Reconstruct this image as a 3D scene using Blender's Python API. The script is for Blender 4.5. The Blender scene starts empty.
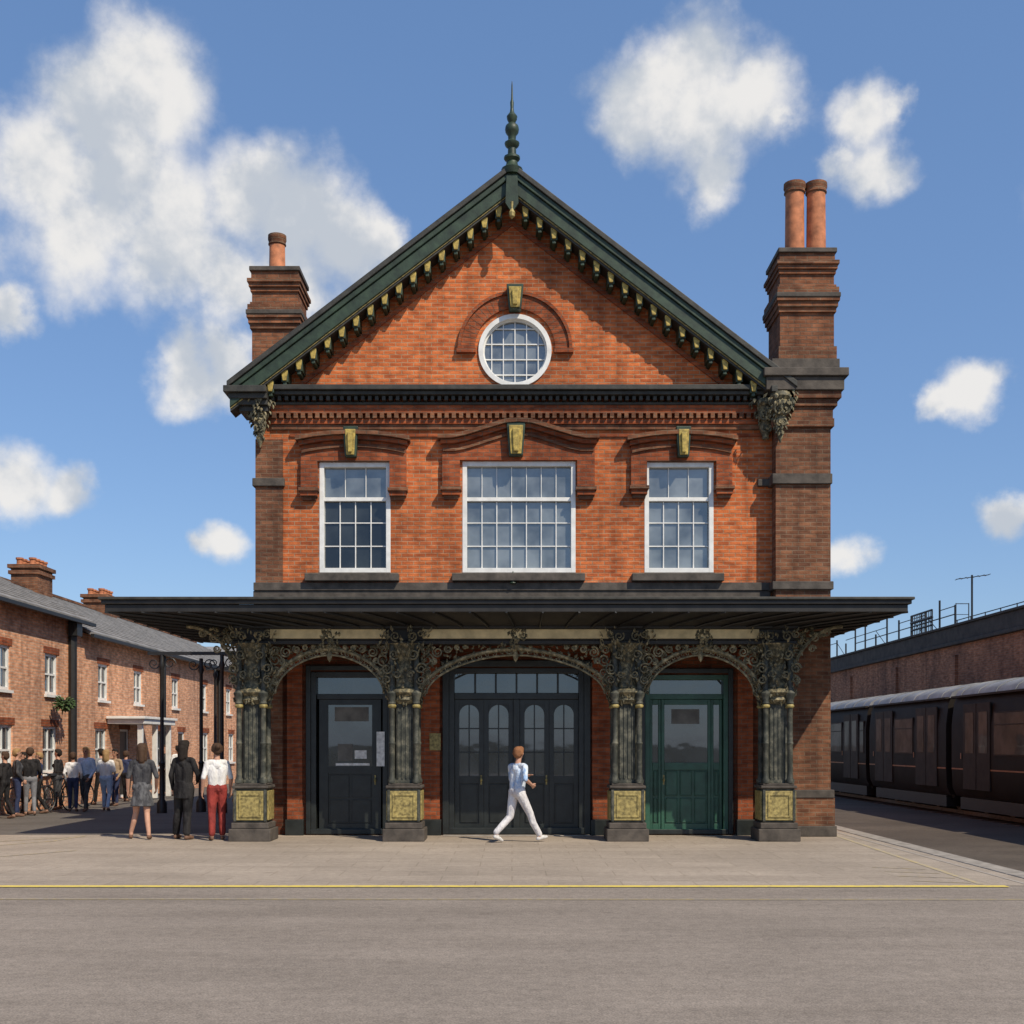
import bpy, bmesh, math, random
import numpy as np
from mathutils import Vector, Matrix
random.seed(7)
sc = bpy.context.scene
rad = math.radians
# ------------------------------------------------------------------ materials
MATS = {}
def nodes_of(name):
    m = bpy.data.materials.new(name); m.use_nodes = True
    nt = m.node_tree; nt.nodes.clear()
    out = nt.nodes.new('ShaderNodeOutputMaterial')
    b = nt.nodes.new('ShaderNodeBsdfPrincipled')
    nt.links.new(b.outputs[0], out.inputs[0])
    MATS[name] = m
    return m, nt, b
def N(nt, t, **kw):
    n = nt.nodes.new(t)
    for k, v in kw.items():
        setattr(n, k, v)
    return n
def pos(nt, scale=(1,1,1)):
    g = N(nt, 'ShaderNodeNewGeometry'); mp = N(nt, 'ShaderNodeMapping')
    mp.inputs['Scale'].default_value = scale
    nt.links.new(g.outputs['Position'], mp.inputs['Vector'])
    return mp.outputs[0]
def noise(nt, vec, scale, detail=4, rough=.55):
    n = N(nt, 'ShaderNodeTexNoise'); n.inputs['Scale'].default_value = scale
    n.inputs['Detail'].default_value = detail; n.inputs['Roughness'].default_value = rough
    nt.links.new(vec, n.inputs['Vector']); return n.outputs['Fac']
def ramp(nt, fac, p0, c0, p1, c1):
    r = N(nt, 'ShaderNodeValToRGB'); e = r.color_ramp.elements
    e[0].position = p0; e[0].color = (*c0, 1); e[1].position = p1; e[1].color = (*c1, 1)
    nt.links.new(fac, r.inputs[0]); return r.outputs[0]
def mixc(nt, fac, a, b, mode='MIX'):
    m = N(nt, 'ShaderNodeMix', data_type='RGBA', blend_type=mode)
    for s, v in ((m.inputs[0], fac), (m.inputs[6], a), (m.inputs[7], b)):
        if isinstance(v, bpy.types.NodeSocket): nt.links.new(v, s)
        elif isinstance(v, (int, float)): s.default_value = v
        else: s.default_value = (*v, 1)
    return m.outputs[2]
def bump(nt, b, h, strength=.3, dist=.01):
    n = N(nt, 'ShaderNodeBump'); n.inputs['Strength'].default_value = strength
    n.inputs['Distance'].default_value = dist
    nt.links.new(h, n.inputs['Height']); nt.links.new(n.outputs[0], b.inputs['Normal'])

def mat_plain(name, c, rough=.6, var=.25, scale=6, bstr=.15, metal=0, spec=.5, bscale=None):
    m, nt, b = nodes_of(name)
    p = pos(nt); f = noise(nt, p, scale, 5)
    lo = tuple(x*(1-var) for x in c); hi = tuple(min(1, x*(1+var)) for x in c)
    nt.links.new(ramp(nt, f, .3, lo, .7, hi), b.inputs['Base Color'])
    b.inputs['Roughness'].default_value = rough; b.inputs['Metallic'].default_value = metal
    b.inputs['Specular IOR Level'].default_value = spec
    bump(nt, b, noise(nt, p, bscale or scale*6, 4), bstr, .01)
    return m
def mat_brick(name, c1, c2, mortar, grime=.5, bw=.225, rh=.075):
    m, nt, b = nodes_of(name)
    g = N(nt, 'ShaderNodeNewGeometry'); s = N(nt, 'ShaderNodeSeparateXYZ'); nt.links.new(g.outputs['Position'], s.inputs[0])
    ad = N(nt, 'ShaderNodeMath', operation='ADD'); nt.links.new(s.outputs[0], ad.inputs[0]); nt.links.new(s.outputs[1], ad.inputs[1])
    c = N(nt, 'ShaderNodeCombineXYZ'); nt.links.new(ad.outputs[0], c.inputs[0]); nt.links.new(s.outputs[2], c.inputs[1])
    t = N(nt, 'ShaderNodeTexBrick'); nt.links.new(c.outputs[0], t.inputs['Vector'])
    t.inputs['Scale'].default_value = 1; t.inputs['Brick Width'].default_value = bw; t.inputs['Row Height'].default_value = rh
    t.inputs['Mortar Size'].default_value = .009; t.inputs['Mortar Smooth'].default_value = .3; t.inputs['Bias'].default_value = -.15
    t.inputs['Color1'].default_value = (*c1, 1); t.inputs['Color2'].default_value = (*c2, 1); t.inputs['Mortar'].default_value = (*mortar, 1)
    mp = N(nt, 'ShaderNodeMapping'); mp.inputs['Scale'].default_value = (1/bw, 1/rh, 1)
    nt.links.new(c.outputs[0], mp.inputs[0])
    v1 = noise(nt, mp.outputs[0], .9, 2)
    col = mixc(nt, 1, t.outputs['Color'], ramp(nt, v1, .3, (.66, .60, .57), .7, (1.2, 1.22, 1.22)), 'MULTIPLY')
    p = pos(nt)
    big = noise(nt, p, .55, 6, .65)
    col = mixc(nt, 1, col, ramp(nt, big, .34, (1-grime, 1-grime*.95, 1-grime*.85), .6, (1.08, 1.05, 1)), 'MULTIPLY')
    ps = pos(nt, (2.2, 2.2, .25)); st = noise(nt, ps, 1.3, 5, .6)
    col = mixc(nt, 1, col, ramp(nt, st, .32, (.66, .66, .68), .52, (1.0, 1, 1)), 'MULTIPLY')
    bl = noise(nt, p, 2.3, 6, .7)
    col = mixc(nt, ramp(nt, bl, .6, (0,0,0), .8, (.3,.3,.3)), col, mortar)
    nt.links.new(col, b.inputs['Base Color'])
    b.inputs['Roughness'].default_value = .9; b.inputs['Specular IOR Level'].default_value = .2
    inv = N(nt, 'ShaderNodeMath', operation='SUBTRACT'); inv.inputs[0].default_value = 1; nt.links.new(t.outputs['Fac'], inv.inputs[1])
    h = N(nt, 'ShaderNodeMath', operation='ADD'); nt.links.new(inv.outputs[0], h.inputs[0]); 
    fn = noise(nt, p, 40, 3); nt.links.new(fn, h.inputs[1])
    bump(nt, b, h.outputs[0], .6, .01)
    return m
def mat_glass(name, tint=(.03,.035,.04), refl=.3, rough=.03, rc=(.8,.87,.95), wob=.15):
    m, nt, b = nodes_of(name)
    p = pos(nt); f = noise(nt, p, 1.4, 3)
    nt.links.new(ramp(nt, f, .35, tuple(x*.4 for x in tint), .65, tuple(x*1.8 for x in tint)), b.inputs['Base Color'])
    b.inputs['Roughness'].default_value = .5; b.inputs['Specular IOR Level'].default_value = .1
    gl = N(nt, 'ShaderNodeBsdfGlossy'); gl.inputs['Roughness'].default_value = rough; gl.inputs['Color'].default_value = (*rc, 1)
    bn = N(nt, 'ShaderNodeBump'); bn.inputs['Strength'].default_value = wob; bn.inputs['Distance'].default_value = .05
    nt.links.new(noise(nt, p, 2.2, 2), bn.inputs['Height']); nt.links.new(bn.outputs[0], gl.inputs['Normal'])
    mx = N(nt, 'ShaderNodeMixShader'); mx.inputs[0].default_value = refl
    nt.links.new(b.outputs[0], mx.inputs[1]); nt.links.new(gl.outputs[0], mx.inputs[2])
    out = [n for n in nt.nodes if n.type == 'OUTPUT_MATERIAL'][0]
    nt.links.new(mx.outputs[0], out.inputs[0])
def mat_ground(name, c, var=.2, agg=.3, warm=(1.0,.98,.95), joints=False):
    m, nt, b = nodes_of(name)
    p = pos(nt)
    f1 = noise(nt, p, 70, 3, .7); f2 = noise(nt, p, .35, 6, .6); f3 = noise(nt, pos(nt, (.3, 1.6, 1)), 1.0, 6, .7)
    f4 = noise(nt, p, 9, 6, .75)
    col = ramp(nt, f1, .3, tuple(x*(1-agg) for x in c), .7, tuple(x*(1+agg) for x in c))
    col = mixc(nt, 1, col, ramp(nt, f2, .3, (1-var,)*3, .7, (1+var*.6,)*3), 'MULTIPLY')
    col = mixc(nt, 1, col, ramp(nt, f3, .35, (.84, .82, .79), .6, warm), 'MULTIPLY')
    col = mixc(nt, 1, col, ramp(nt, f4, .3, (.80,)*3, .6, (1.06,)*3), 'MULTIPLY')
    sp = noise(nt, p, 2.6, 3, .5)
    col = mixc(nt, 1, col, ramp(nt, sp, .66, (1,1,1), .76, (.8,.79,.78)), 'MULTIPLY')
    if joints:
        t = N(nt, 'ShaderNodeTexBrick'); nt.links.new(p, t.inputs['Vector']); t.inputs['Scale'].default_value = 1
        t.inputs['Brick Width'].default_value = .9; t.inputs['Row Height'].default_value = .6; t.inputs['Mortar Size'].default_value = .009
        t.inputs['Color1'].default_value = (1,1,1,1); t.inputs['Color2'].default_value = (.90,.90,.90,1); t.inputs['Mortar'].default_value = (.76,.75,.73,1)
        col = mixc(nt, 1, col, t.outputs['Color'], 'MULTIPLY')
    nt.links.new(col, b.inputs['Base Color']); b.inputs['Roughness'].default_value = .9
    b.inputs['Specular IOR Level'].default_value = .2
    bump(nt, b, f1, .5, .006)
def mat_worn(name, c, under, lo=.42, hi=.52):
    m, nt, b = nodes_of(name)
    p = pos(nt); f = noise(nt, p, 9, 8, .75)
    nt.links.new(ramp(nt, f, lo, under, hi, c), b.inputs['Base Color']); b.inputs['Roughness'].default_value = .8

mat_brick('brick_main', (.66,.185,.06), (.44,.11,.04), (.46,.28,.17), .32)
mat_brick('brick_trim', (.38,.105,.042), (.26,.068,.03), (.22,.12,.08), .3)
mat_brick('brick_brown', (.27,.12,.065), (.15,.068,.042), (.22,.15,.10), .42)
mat_brick('brick_recess_shade', (.20,.06,.028), (.13,.04,.02), (.12,.075,.05), .4)  # darkened brick copy; the shade under the canopy is put into its colour
mat_brick('brick_chimney', (.30,.125,.065), (.17,.075,.042), (.2,.13,.09), .45)
mat_brick('brick_house', (.80,.42,.25), (.62,.29,.165), (.60,.45,.34), .22)
mat_brick('brick_wall', (.50,.23,.13), (.33,.15,.085), (.36,.25,.18), .45)
mat_plain('soot_stone', (.075,.062,.05), .8, .5, 5, .4)
mat_plain('dark_moulding', (.036,.034,.027), .6, .5, 6, .3)
mat_plain('green_paint', (.026,.045,.025), .5, .5, 5, .2)
mat_plain('door_green', (.03,.095,.06), .4, .3, 4, .15)
mat_plain('door_black', (.018,.021,.019), .4, .4, 5, .15)
mat_plain('canopy_black', (.018,.016,.014), .55, .5, 4, .2)
mat_plain('gold_paint', (.40,.29,.065), .55, .5, 14, .3)
mat_plain('gold_dull', (.30,.235,.08), .55, .6, 18, .5)
mat_plain('cream_paint', (.62,.50,.27), .6, .25, 5, .15)
mat_plain('white_paint', (.76,.75,.71), .5, .12, 6, .1)
mat_plain('terracotta', (.46,.165,.07), .75, .4, 6, .3)
mat_plain('slate', (.075,.075,.08), .6, .35, 3, .5, bscale=8)
mat_plain('house_slate', (.22,.21,.20), .8, .3, 2, .5, bscale=8, spec=.25)
mat_plain('black_iron', (.016,.016,.016), .5, .3, 8, .1)
mat_plain('rail_steel', (.2,.15,.11), .5, .3, 8, .1, metal=.6)
mat_plain('train_body', (.020,.016,.013), .6, .3, 2, .05, spec=.12)
mat_plain('train_roof', (.25,.255,.26), .6, .3, 2, .1, spec=.3)
mat_plain('train_trim', (.038,.030,.024), .6, .3, 3, .1, spec=.15)
mat_plain('stripe', (.34,.14,.05), .5, .3, 3, .05)
mat_plain('sleeper', (.09,.065,.045), .9, .4, 6, .5)
mat_plain('interior', (.05,.035,.026), .9, .3, 3, .1)
mat_plain('kerb_stone', (.31,.275,.235), .85, .3, 5, .3, spec=.2)
mat_plain('poster', (.75,.73,.68), .6, .3, 12, .0)
mat_plain('blind', (.16,.15,.13), .9, .3, 5, .2)
mat_plain('foliage', (.05,.09,.025), .8, .5, 12, .4)
mat_plain('parapet', (.05,.043,.036), .85, .4, 3, .4)
def mat_iron(name, c0, c1, c2, sc_=13):
    m, nt, b = nodes_of(name)
    p = pos(nt); f = noise(nt, p, sc_, 5, .7)
    r = N(nt, 'ShaderNodeValToRGB'); e = r.color_ramp.elements
    e[0].position = .33; e[0].color = (*c0,1); e[1].position = .68; e[1].color = (*c2,1)
    k_ = e.new(.5); k_.color = (*c1,1)
    nt.links.new(f, r.inputs[0]); nt.links.new(r.outputs[0], b.inputs['Base Color']); b.inputs['Roughness'].default_value = .6
    b.inputs['Specular IOR Level'].default_value = .35
    bump(nt, b, noise(nt, p, 60, 3), .4, .01)
mat_iron('ironwork', (.035,.037,.024), (.125,.11,.068), (.42,.34,.18))
mat_iron('arch_iron', (.07,.066,.042), (.19,.165,.10), (.50,.42,.25))
mat_iron('iron_shaft', (.022,.026,.022), (.055,.057,.045), (.16,.15,.11), 6)
mat_glass('glass_upper', (.11,.12,.12), .17, rc=(.85,.88,.9))
mat_glass('glass_dark', (.018,.021,.021), .07, wob=.02)
mat_glass('glass_door', (.032,.036,.036), .13, wob=.03)
mat_glass('glass_train', (.055,.046,.038), .07, rc=(.8,.78,.75), wob=.03)
mat_glass('glass_house', (.05,.055,.06), .25)
mat_ground('asphalt_road', (.285,.243,.205), .14, agg=.38)
mat_ground('forecourt', (.415,.35,.285), .16, agg=.34, joints=True)
mat_ground('shaded_street', (.15,.135,.12), .2)  # asphalt tone darkened to paint in the building's ground shadow
mat_ground('ballast', (.11,.09,.073), .3, .4)
mat_ground('earth', (.14,.13,.10), .3)
mat_worn('yellow_line', (.74,.56,.11), (.42,.34,.18), .34, .5)
mat_worn('faint_line', (.50,.38,.17), (.36,.31,.25), .42, .6)
mat_worn('worn_white', (.42,.37,.31), (.34,.29,.24), .42, .6)

def simple(name, c, rough=.8, v=.18):
    if name not in MATS: mat_plain(name, c, rough, v, 18, .25, bscale=30, spec=.25)
    return name
# ------------------------------------------------------------------ mesh kit
class Part:
    def __init__(s): s.v = []; s.f = []
    def add(s, vs, fs):
        o = len(s.v); s.v += [tuple(q) for q in vs]; s.f += [tuple(i+o for i in f) for f in fs]
    def box(s, x0,x1,y0,y1,z0,z1):
        s.add([(x0,y0,z0),(x1,y0,z0),(x1,y1,z0),(x0,y1,z0),(x0,y0,z1),(x1,y0,z1),(x1,y1,z1),(x0,y1,z1)],
              [(0,3,2,1),(4,5,6,7),(0,1,5,4),(1,2,6,5),(2,3,7,6),(3,0,4,7)])
    def prism(s, poly, y0, y1):   # poly in (x,z)
        n = len(poly)
        s.add([(x,y0,z) for x,z in poly]+[(x,y1,z) for x,z in poly],
              [tuple(range(n)), tuple(range(2*n-1,n-1,-1))]+[(i,(i+1)%n,(i+1)%n+n,i+n) for i in range(n)])
    def prismx(s, poly, x0, x1):  # poly in (y,z)
        n = len(poly)
        s.add([(x0,y,z) for y,z in poly]+[(x1,y,z) for y,z in poly],
              [tuple(range(n)), tuple(range(2*n-1,n-1,-1))]+[(i,(i+1)%n,(i+1)%n+n,i+n) for i in range(n)])
    def lathe(s, cx, cy, prof, n=14):
        vs = []; fs = []
        for r,z in prof:
            for i in range(n):
                a = 2*math.pi*i/n; vs.append((cx+r*math.cos(a), cy+r*math.sin(a), z))
        for j in range(len(prof)-1):
            for i in range(n):
                fs.append((j*n+i, j*n+(i+1)%n, (j+1)*n+(i+1)%n, (j+1)*n+i))
        fs.append(tuple(range(n))); fs.append(tuple(range((len(prof)-1)*n, len(prof)*n)))
        s.add(vs, fs)
    def tube(s, pts, r, n=6, closed=False):
        pts = [Vector(p) for p in pts]; m = len(pts); vs = []; fs = []
        rr = r if isinstance(r, (list,tuple)) else [r]*m
        up = None
        for i,p in enumerate(pts):
            if closed: t = pts[(i+1)%m]-pts[i-1]
            else: t = pts[min(i+1,m-1)]-pts[max(i-1,0)]
            if t.length < 1e-9: t = Vector((0,0,1))
            t.normalize()
            if up is None: up = t.orthogonal().normalized()
            else:
                up = (up - t*up.dot(t))
                up = up.normalized() if up.length > 1e-6 else t.orthogonal().normalized()
            bn = t.cross(up)
            for k in range(n):
                a = 2*math.pi*k/n; vs.append(p+(up*math.cos(a)+bn*math.sin(a))*rr[i])
        L = m if closed else m-1
        for i in range(L):
            j = (i+1)%m
            for k in range(n): fs.append((i*n+k, i*n+(k+1)%n, j*n+(k+1)%n, j*n+k))
        if not closed:
            fs.append(tuple(range(n))); fs.append(tuple(range((m-1)*n, m*n)))
        s.add(vs, fs)
    def scroll(s, cx, cy, cz, R, turns=1.4, a0=0, sgn=1, r=.014, plane='xz', n=5):
        pts = []
        K = int(14*turns)
        for i in range(K+1):
            t = i/K; rr = R*(1-.8*t); a = a0+sgn*turns*2*math.pi*t
            if plane == 'xz': pts.append((cx+rr*math.cos(a), cy, cz+rr*math.sin(a)))
            else: pts.append((cx, cy+rr*math.cos(a), cz+rr*math.sin(a)))
        s.tube(pts, [r*(1-.35*i/K) for i in range(K+1)], n)
    def leaf(s, c, L, W, d, nrm):
        c = Vector(c); d = Vector(d).normalized(); nrm = Vector(nrm); sdir = d.cross(nrm).normalized()
        nn = sdir.cross(d)
        s.add([c-d*L*.5, c+sdir*W*.5+nn*.01, c+d*L*.5, c-sdir*W*.5+nn*.01, c+nn*L*.25, c-nn*L*.08],
              [(0,1,4),(1,2,4),(2,3,4),(3,0,4),(1,0,5),(2,1,5),(3,2,5),(0,3,5)])
def mesh_obj(name, part, mat, smooth=False, bevel=0):
    me = bpy.data.meshes.new(name); me.from_pydata(part.v, [], part.f)
    bm = bmesh.new(); bm.from_mesh(me); bmesh.ops.recalc_face_normals(bm, faces=bm.faces); bm.to_mesh(me); bm.free()
    me.materials.append(MATS[mat])
    if smooth:
        me.polygons.foreach_set('use_smooth', [True]*len(me.polygons))
    o = bpy.data.objects.new(name, me); sc.collection.objects.link(o)
    if smooth:
        try:
            me.set_sharp_from_angle(angle=rad(40))
        except Exception: pass
    if bevel:
        bv = o.modifiers.new('bevel', 'BEVEL'); bv.width = bevel; bv.segments = 2; bv.limit_method = 'ANGLE'; bv.angle_limit = rad(40)
    return o
class Group:
    def __init__(s, name, loc=(0,0,0)): s.name = name; s.loc = loc; s.parts = {}; s.extra = []
    def p(s, part, mat, smooth=False, bevel=0):
        k = part
        if k not in s.parts: s.parts[k] = (Part(), mat, smooth, bevel)
        return s.parts[k][0]
    def finish(s):
        if len(s.parts) == 1 and not s.extra:
            (pt, mat, sm, bv), = s.parts.values()
            return mesh_obj(s.name, pt, mat, sm, bv)
        e = bpy.data.objects.new(s.name, None); e.location = s.loc; e.empty_display_size = .3
        sc.collection.objects.link(e)
        inv = Matrix.Translation(Vector(s.loc)).inverted()
        obs = [mesh_obj(k, pt, mat, sm, bv) for k,(pt,mat,sm,bv) in s.parts.items()] + s.extra
        for o in obs:
            o.parent = e; o.matrix_parent_inverse = inv
        return e
def wall_fill(part, outer, holes, f, depth):
    """flat wall with real openings. f(u,v,d)->xyz ; depth = reveal depth"""
    bm = bmesh.new(); es = []
    for loop in [outer]+holes:
        vs = [bm.verts.new((u,v,0)) for u,v in loop]
        for i in range(len(vs)): es.append(bm.edges.new((vs[i], vs[(i+1)%len(vs)])))
    bmesh.ops.triangle_fill(bm, use_beauty=True, use_dissolve=False, edges=es)
    bm.verts.index_update()
    vs = [f(v.co.x, v.co.y, 0) for v in bm.verts]; fs = [tuple(v.index for v in fc.verts) for fc in bm.faces]
    part.add(vs, fs); bm.free()
    for loop in holes:
        n = len(loop)
        part.add([f(u,v,0) for u,v in loop]+[f(u,v,depth) for u,v in loop], [(i,(i+1)%n,(i+1)%n+n,i+n) for i in range(n)])
def rect(x0,x1,z0,z1): return [(x0,z0),(x1,z0),(x1,z1),(x0,z1)]
def circ(cx,cz,r,n=40): return [(cx+r*math.cos(2*math.pi*i/n), cz+r*math.sin(2*math.pi*i/n)) for i in range(n)]

# ------------------------------------------------------------------ station building (facade plane y = 22.67)
FY = 22.67; K = FY/1200.0          # survey scale of the facade drawing, m per unit
def X(u): return (u-512)*K
def Z(v): return 1.7+(745-v)*K
S = Group('brick_station_building', (.5, FY, 0))
W = S.p('walls', 'brick_main')
LX, RX = X(257), X(826); BY = FY+13
slope = .765; apex = 12.30
def rz(x, a=apex): return a-abs(x-0.0)*slope
wins = [(X(320),X(390),Z(573),Z(463),4,3), (X(463),X(575),Z(573),Z(462),7,3), (X(645),X(713),Z(573),Z(463),4,3)]
doors = [(X(311),X(388),0.02,Z(672)), (X(449),X(584),0.02,Z(668)), (X(645),X(728),0.02,Z(675))]
outer = [(LX,4.38),(X(775),4.38),(X(775),rz(X(775))-.15),(0,apex-.18),(LX,rz(LX)-.15)]
wall_fill(W, outer, [rect(*w[:4]) for w in wins]+[circ(X(515), Z(351), .66)], lambda u,v,d:(u,FY+d,v), .28)
wall_fill(S.p('ground_floor_wall','brick_recess_shade'), [(LX,0),(X(775),0),(X(775),4.378),(LX,4.378)], [rect(*d) for d in doors], lambda u,v,d:(u,FY+d,v), .28)  # lower wall kept separate so its brick colour carries painted canopy shade
W.add([(LX,FY,0),(LX,BY,0),(LX,BY,rz(LX)-.2),(LX,FY,rz(LX)-.2)], [(0,1,2,3)])
W.add([(RX,FY+.3,0),(RX,BY,0),(RX,BY,8.2),(RX,FY+.3,8.2)], [(0,1,2,3)])
W.add([(LX,BY,0),(RX,BY,0),(RX,BY,8.2),(0,BY,apex-.3),(LX,BY,8.2)], [(0,1,2,3,4)])
RP = S.p('right_pier', 'brick_brown')
RP.box(X(772), RX, FY-.33, FY+.9, 0, Z(398))
RPm = S.p('pier_bands', 'soot_stone', bevel=.012)
def band(part, x0,x1,y0,y1,z0,z1): part.box(x0,x1,y0,y1,z0,z1)
band(RPm, X(757), X(770), FY-.1, FY-.002, Z(487), Z(480)); band(RPm, X(768), RX+.02, FY-.39, FY+.95, Z(488), Z(478))
band(RPm, X(768), RX+.04, FY-.40, FY+.95, Z(592), Z(584))
band(RPm, X(768), RX+.05, FY-.42, FY+.95, Z(797), Z(789))
PL = S.p('pier_plinth', 'brick_brown'); PL.box(X(769), RX+.06, FY-.4, FY+.95, .2, Z(797)-.003)
band(RPm, X(767), RX+.09, FY-.44, FY+.98, 0, .2)
CR = S.p('pier_cornice_brick', 'brick_brown')
CR.box(X(768), RX+.05, FY-.40, FY+.98, Z(432)+.003, Z(424)); CR.box(X(769), RX+.03, FY-.38, FY+.95, Z(424)+.002, Z(412)-.002)
for i,(v0,v1,e) in enumerate([(412,405,.1),(405,398,.16)]):
    CR.box(X(772)-e*.6, RX+e, FY-.33-e, FY+.9+e, Z(v0), Z(v1)-.003)
RPm.box(X(772)-.22, RX+.2, FY-.54, FY+1.1, Z(398)+.001, Z(385)); RPm.box(X(772)-.27, RX+.27, FY-.6, FY+1.15, Z(385)+.002, Z(377))
RPm.box(X(772)-.1, RX+.14, FY-.45, FY+1.0, Z(377)+.002, Z(366))
LP = S.p('left_pilaster', 'brick_brown'); LP.box(LX-.02, X(283), FY-.05, FY+.6, Z(789), Z(440))
RPm.box(LX-.07, X(285), FY-.10, FY+.62, Z(487), Z(479)); 
SB = S.p('string_courses', 'soot_stone', bevel=.01)
SB.box(LX-.05, X(770), FY-.09, FY-.003, Z(591), Z(583))
SB.box(LX-.06, X(770), FY-.06, FY-.002, 4.35, Z(591)-.003)
# main cornice across gable base, heavily moulded
CB = S.p('cornice_brick', 'brick_trim'); DM = S.p('cornice_moulding', 'dark_moulding', bevel=.012); CBb = S.p('cornice_brick_lower', 'brick_brown')
x0c, x1c = X(272), X(762)
CBb.box(x0c, x1c, FY-.05, FY-.002, Z(430), Z(425)); CB.box(x0c, x1c, FY-.09, FY-.002, Z(425)+.002, Z(420)-.002)
CB.box(x0c, x1c, FY-.13, FY-.002, Z(415)+.002, Z(407)-.002)
x = x0c+.03
while x < x1c-.1:
    CBb.box(x, x+.075, FY-.15, FY-.003, Z(420), Z(415)); x += .135
DM.box(x0c, x1c, FY-.16, FY-.002, Z(407), Z(404)-.002)
x = x0c+.02
while x < x1c-.08:
    DM.box(x, x+.07, FY-.25, FY-.003, Z(404), Z(399)-.002); x += .13
DM.box(x0c, x1c, FY-.30, FY-.002, Z(399), Z(395)-.002); DM.box(x0c, x1c, FY-.37, FY-.002, Z(395), Z(390))
CB.box(X(290), X(765), FY-.035, FY-.002, Z(437), Z(434))
# ---- round window + arch
cx, cz = X(515), Z(351)
RW = S.p('round_window_frame', 'white_paint', True)
def ring(part, cx, cz, r0, r1, y0, y1, a0=0, a1=2*math.pi, n=48):
    full = abs(a1-a0-2*math.pi) < 1e-6; vs=[]; fs=[]; M = n if full else n+1
    for i in range(M):
        a = a0+(a1-a0)*i/n; c,s_ = math.cos(a), math.sin(a)
        vs += [(cx+r0*c,y0,cz+r0*s_),(cx+r1*c,y0,cz+r1*s_),(cx+r1*c,y1,cz+r1*s_),(cx+r0*c,y1,cz+r0*s_)]
    for i in range(n):
        j = (i+1)%M
        for k in range(4): fs.append((i*4+k, i*4+(k+1)%4, j*4+(k+1)%4, j*4+k))
    if not full: fs += [(0,1,2,3), tuple(range((M-1)*4, M*4))]
    part.add(vs, fs)
ring(RW, cx, cz, .605, .69, FY-.04, FY+.12)
ring(RW, cx, cz, .575, .605, FY+.05, FY+.12)
RWb = S.p('round_window_bars', 'white_paint')
for i in range(-2,3):
    u = i*.22; h = math.sqrt(.6**2-u*u)
    RWb.box(cx+u-.009, cx+u+.009, FY+.07, FY+.10, cz-h, cz+h)
for i in range(-1,3):
    u = i*.29-.14; h = math.sqrt(.6**2-u*u)
    RWb.box(cx-h, cx+h, FY+.073, FY+.103, cz+u-.010, cz+u+.010)
GL = S.p('upper_glass', 'glass_upper')
GL.prism(circ(cx, cz, .63), FY+.11, FY+.13)
AR = S.p('brick_arches', 'brick_trim')
ring(AR, cx, cz+.03, .76, 1.02, FY-.05, FY-.002, 0, math.pi, 32)
ring(AR, cx, cz+.03, 1.022, 1.08, FY-.09, FY-.002, 0, math.pi, 32)
AR.box(cx-1.1, cx-.74, FY-.1, FY-.003, cz-.05, cz+.028); AR.box(cx+.74, cx+1.1, FY-.1, FY-.003, cz-.05, cz+.028)
AJ = S.p('arch_joints', 'brick_brown')
for i in range(1,26):
    a = math.pi*i/26; c_, s_ = math.cos(a), math.sin(a); t_ = .006
    AJ.prism([(cx+.77*c_+t_*s_, cz+.03+.77*s_-t_*c_),(cx+1.01*c_+t_*s_, cz+.03+1.01*s_-t_*c_),(cx+1.01*c_-t_*s_, cz+.03+1.01*s_+t_*c_),(cx+.77*c_-t_*s_, cz+.03+.77*s_+t_*c_)], FY-.053, FY-.04)
KS = S.p('keystones', 'gold_paint', bevel=.012)
KD = S.p('keystone_backs', 'green_paint', bevel=.012)
def keystone(cx, zt, zb, w0, w1):
    KD.prism([(cx-w1/2-.03,zb-.02),(cx+w1/2+.03,zb-.02),(cx+w0/2+.04,zt+.03),(cx-w0/2-.04,zt+.03)], FY-.24, FY-.004)
    KS.prism([(cx-w1/2,zb),(cx+w1/2,zb),(cx+w0/2,zt-.03),(cx-w0/2,zt-.03)], FY-.27, FY-.242)
    KS.prism([(cx-w1/4,zb+.04),(cx+w1/4,zb+.04),(cx+w0/4,zt-.1),(cx-w0/4,zt-.1)], FY-.31, FY-.272)
keystone(cx, Z(290), Z(312), .24, .17)
# ---- hoods
HD = S.p('window_hood_brick', 'brick_trim')
HC = S.p('window_hood_caps', 'brick_brown')
def hood(x0, x1, vt, vc, vb, ear, earbot, flat=0):
    zt, zc, zb = Z(vt), Z(vc), Z(vb); cxx = (x0+x1)/2; n = 12
    def arc(e, dz=0):
        pts = []
        for i in range(n+1):
            t = i/n*2-1
            if flat: q = max(0, 1-max(0, abs(t)-.12)/.66) if abs(t) < .78 else 0
            else: q = 1-t*t
            pts.append((cxx+t*((x1-x0)/2+e), zt+dz+(zc-zt)*q))
        return pts
    top = arc(.05, 0); bot = [(x, z-.075) for x,z in top]
    HC.prism(top+bot[::-1], FY-.26, FY-.003)
    top = arc(.0, -.078); bot = [(x, z-.08) for x,z in top]
    HD.prism(top+bot[::-1], FY-.18, FY-.003)
    top = arc(-.03, -.160)
    HD.prism(top+[(x1-.03, zb),(x0+.03, zb)], FY-.085, FY-.003)
    top = arc(-.05, -.24); bot = [(x, z-.05) for x,z in top]
    HC.prism(top+bot[::-1], FY-.125, FY-.088)
    for a,b_ in ((x0+.03, x0+ear), (x1-ear, x1-.03)):
        HD.box(a, b_, FY-.10, FY-.004, Z(earbot)+.22, zb+.002-.004)
        HC.box(a-.03, b_+.03, FY-.2, FY-.004, Z(earbot)+.16, Z(earbot)+.218)
        HD.box(a-.0, b_+.0, FY-.16, FY-.004, Z(earbot)+.07, Z(earbot)+.158)
        HC.box(a+.03, b_-.03, FY-.1, FY-.004, Z(earbot), Z(earbot)+.068)
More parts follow.
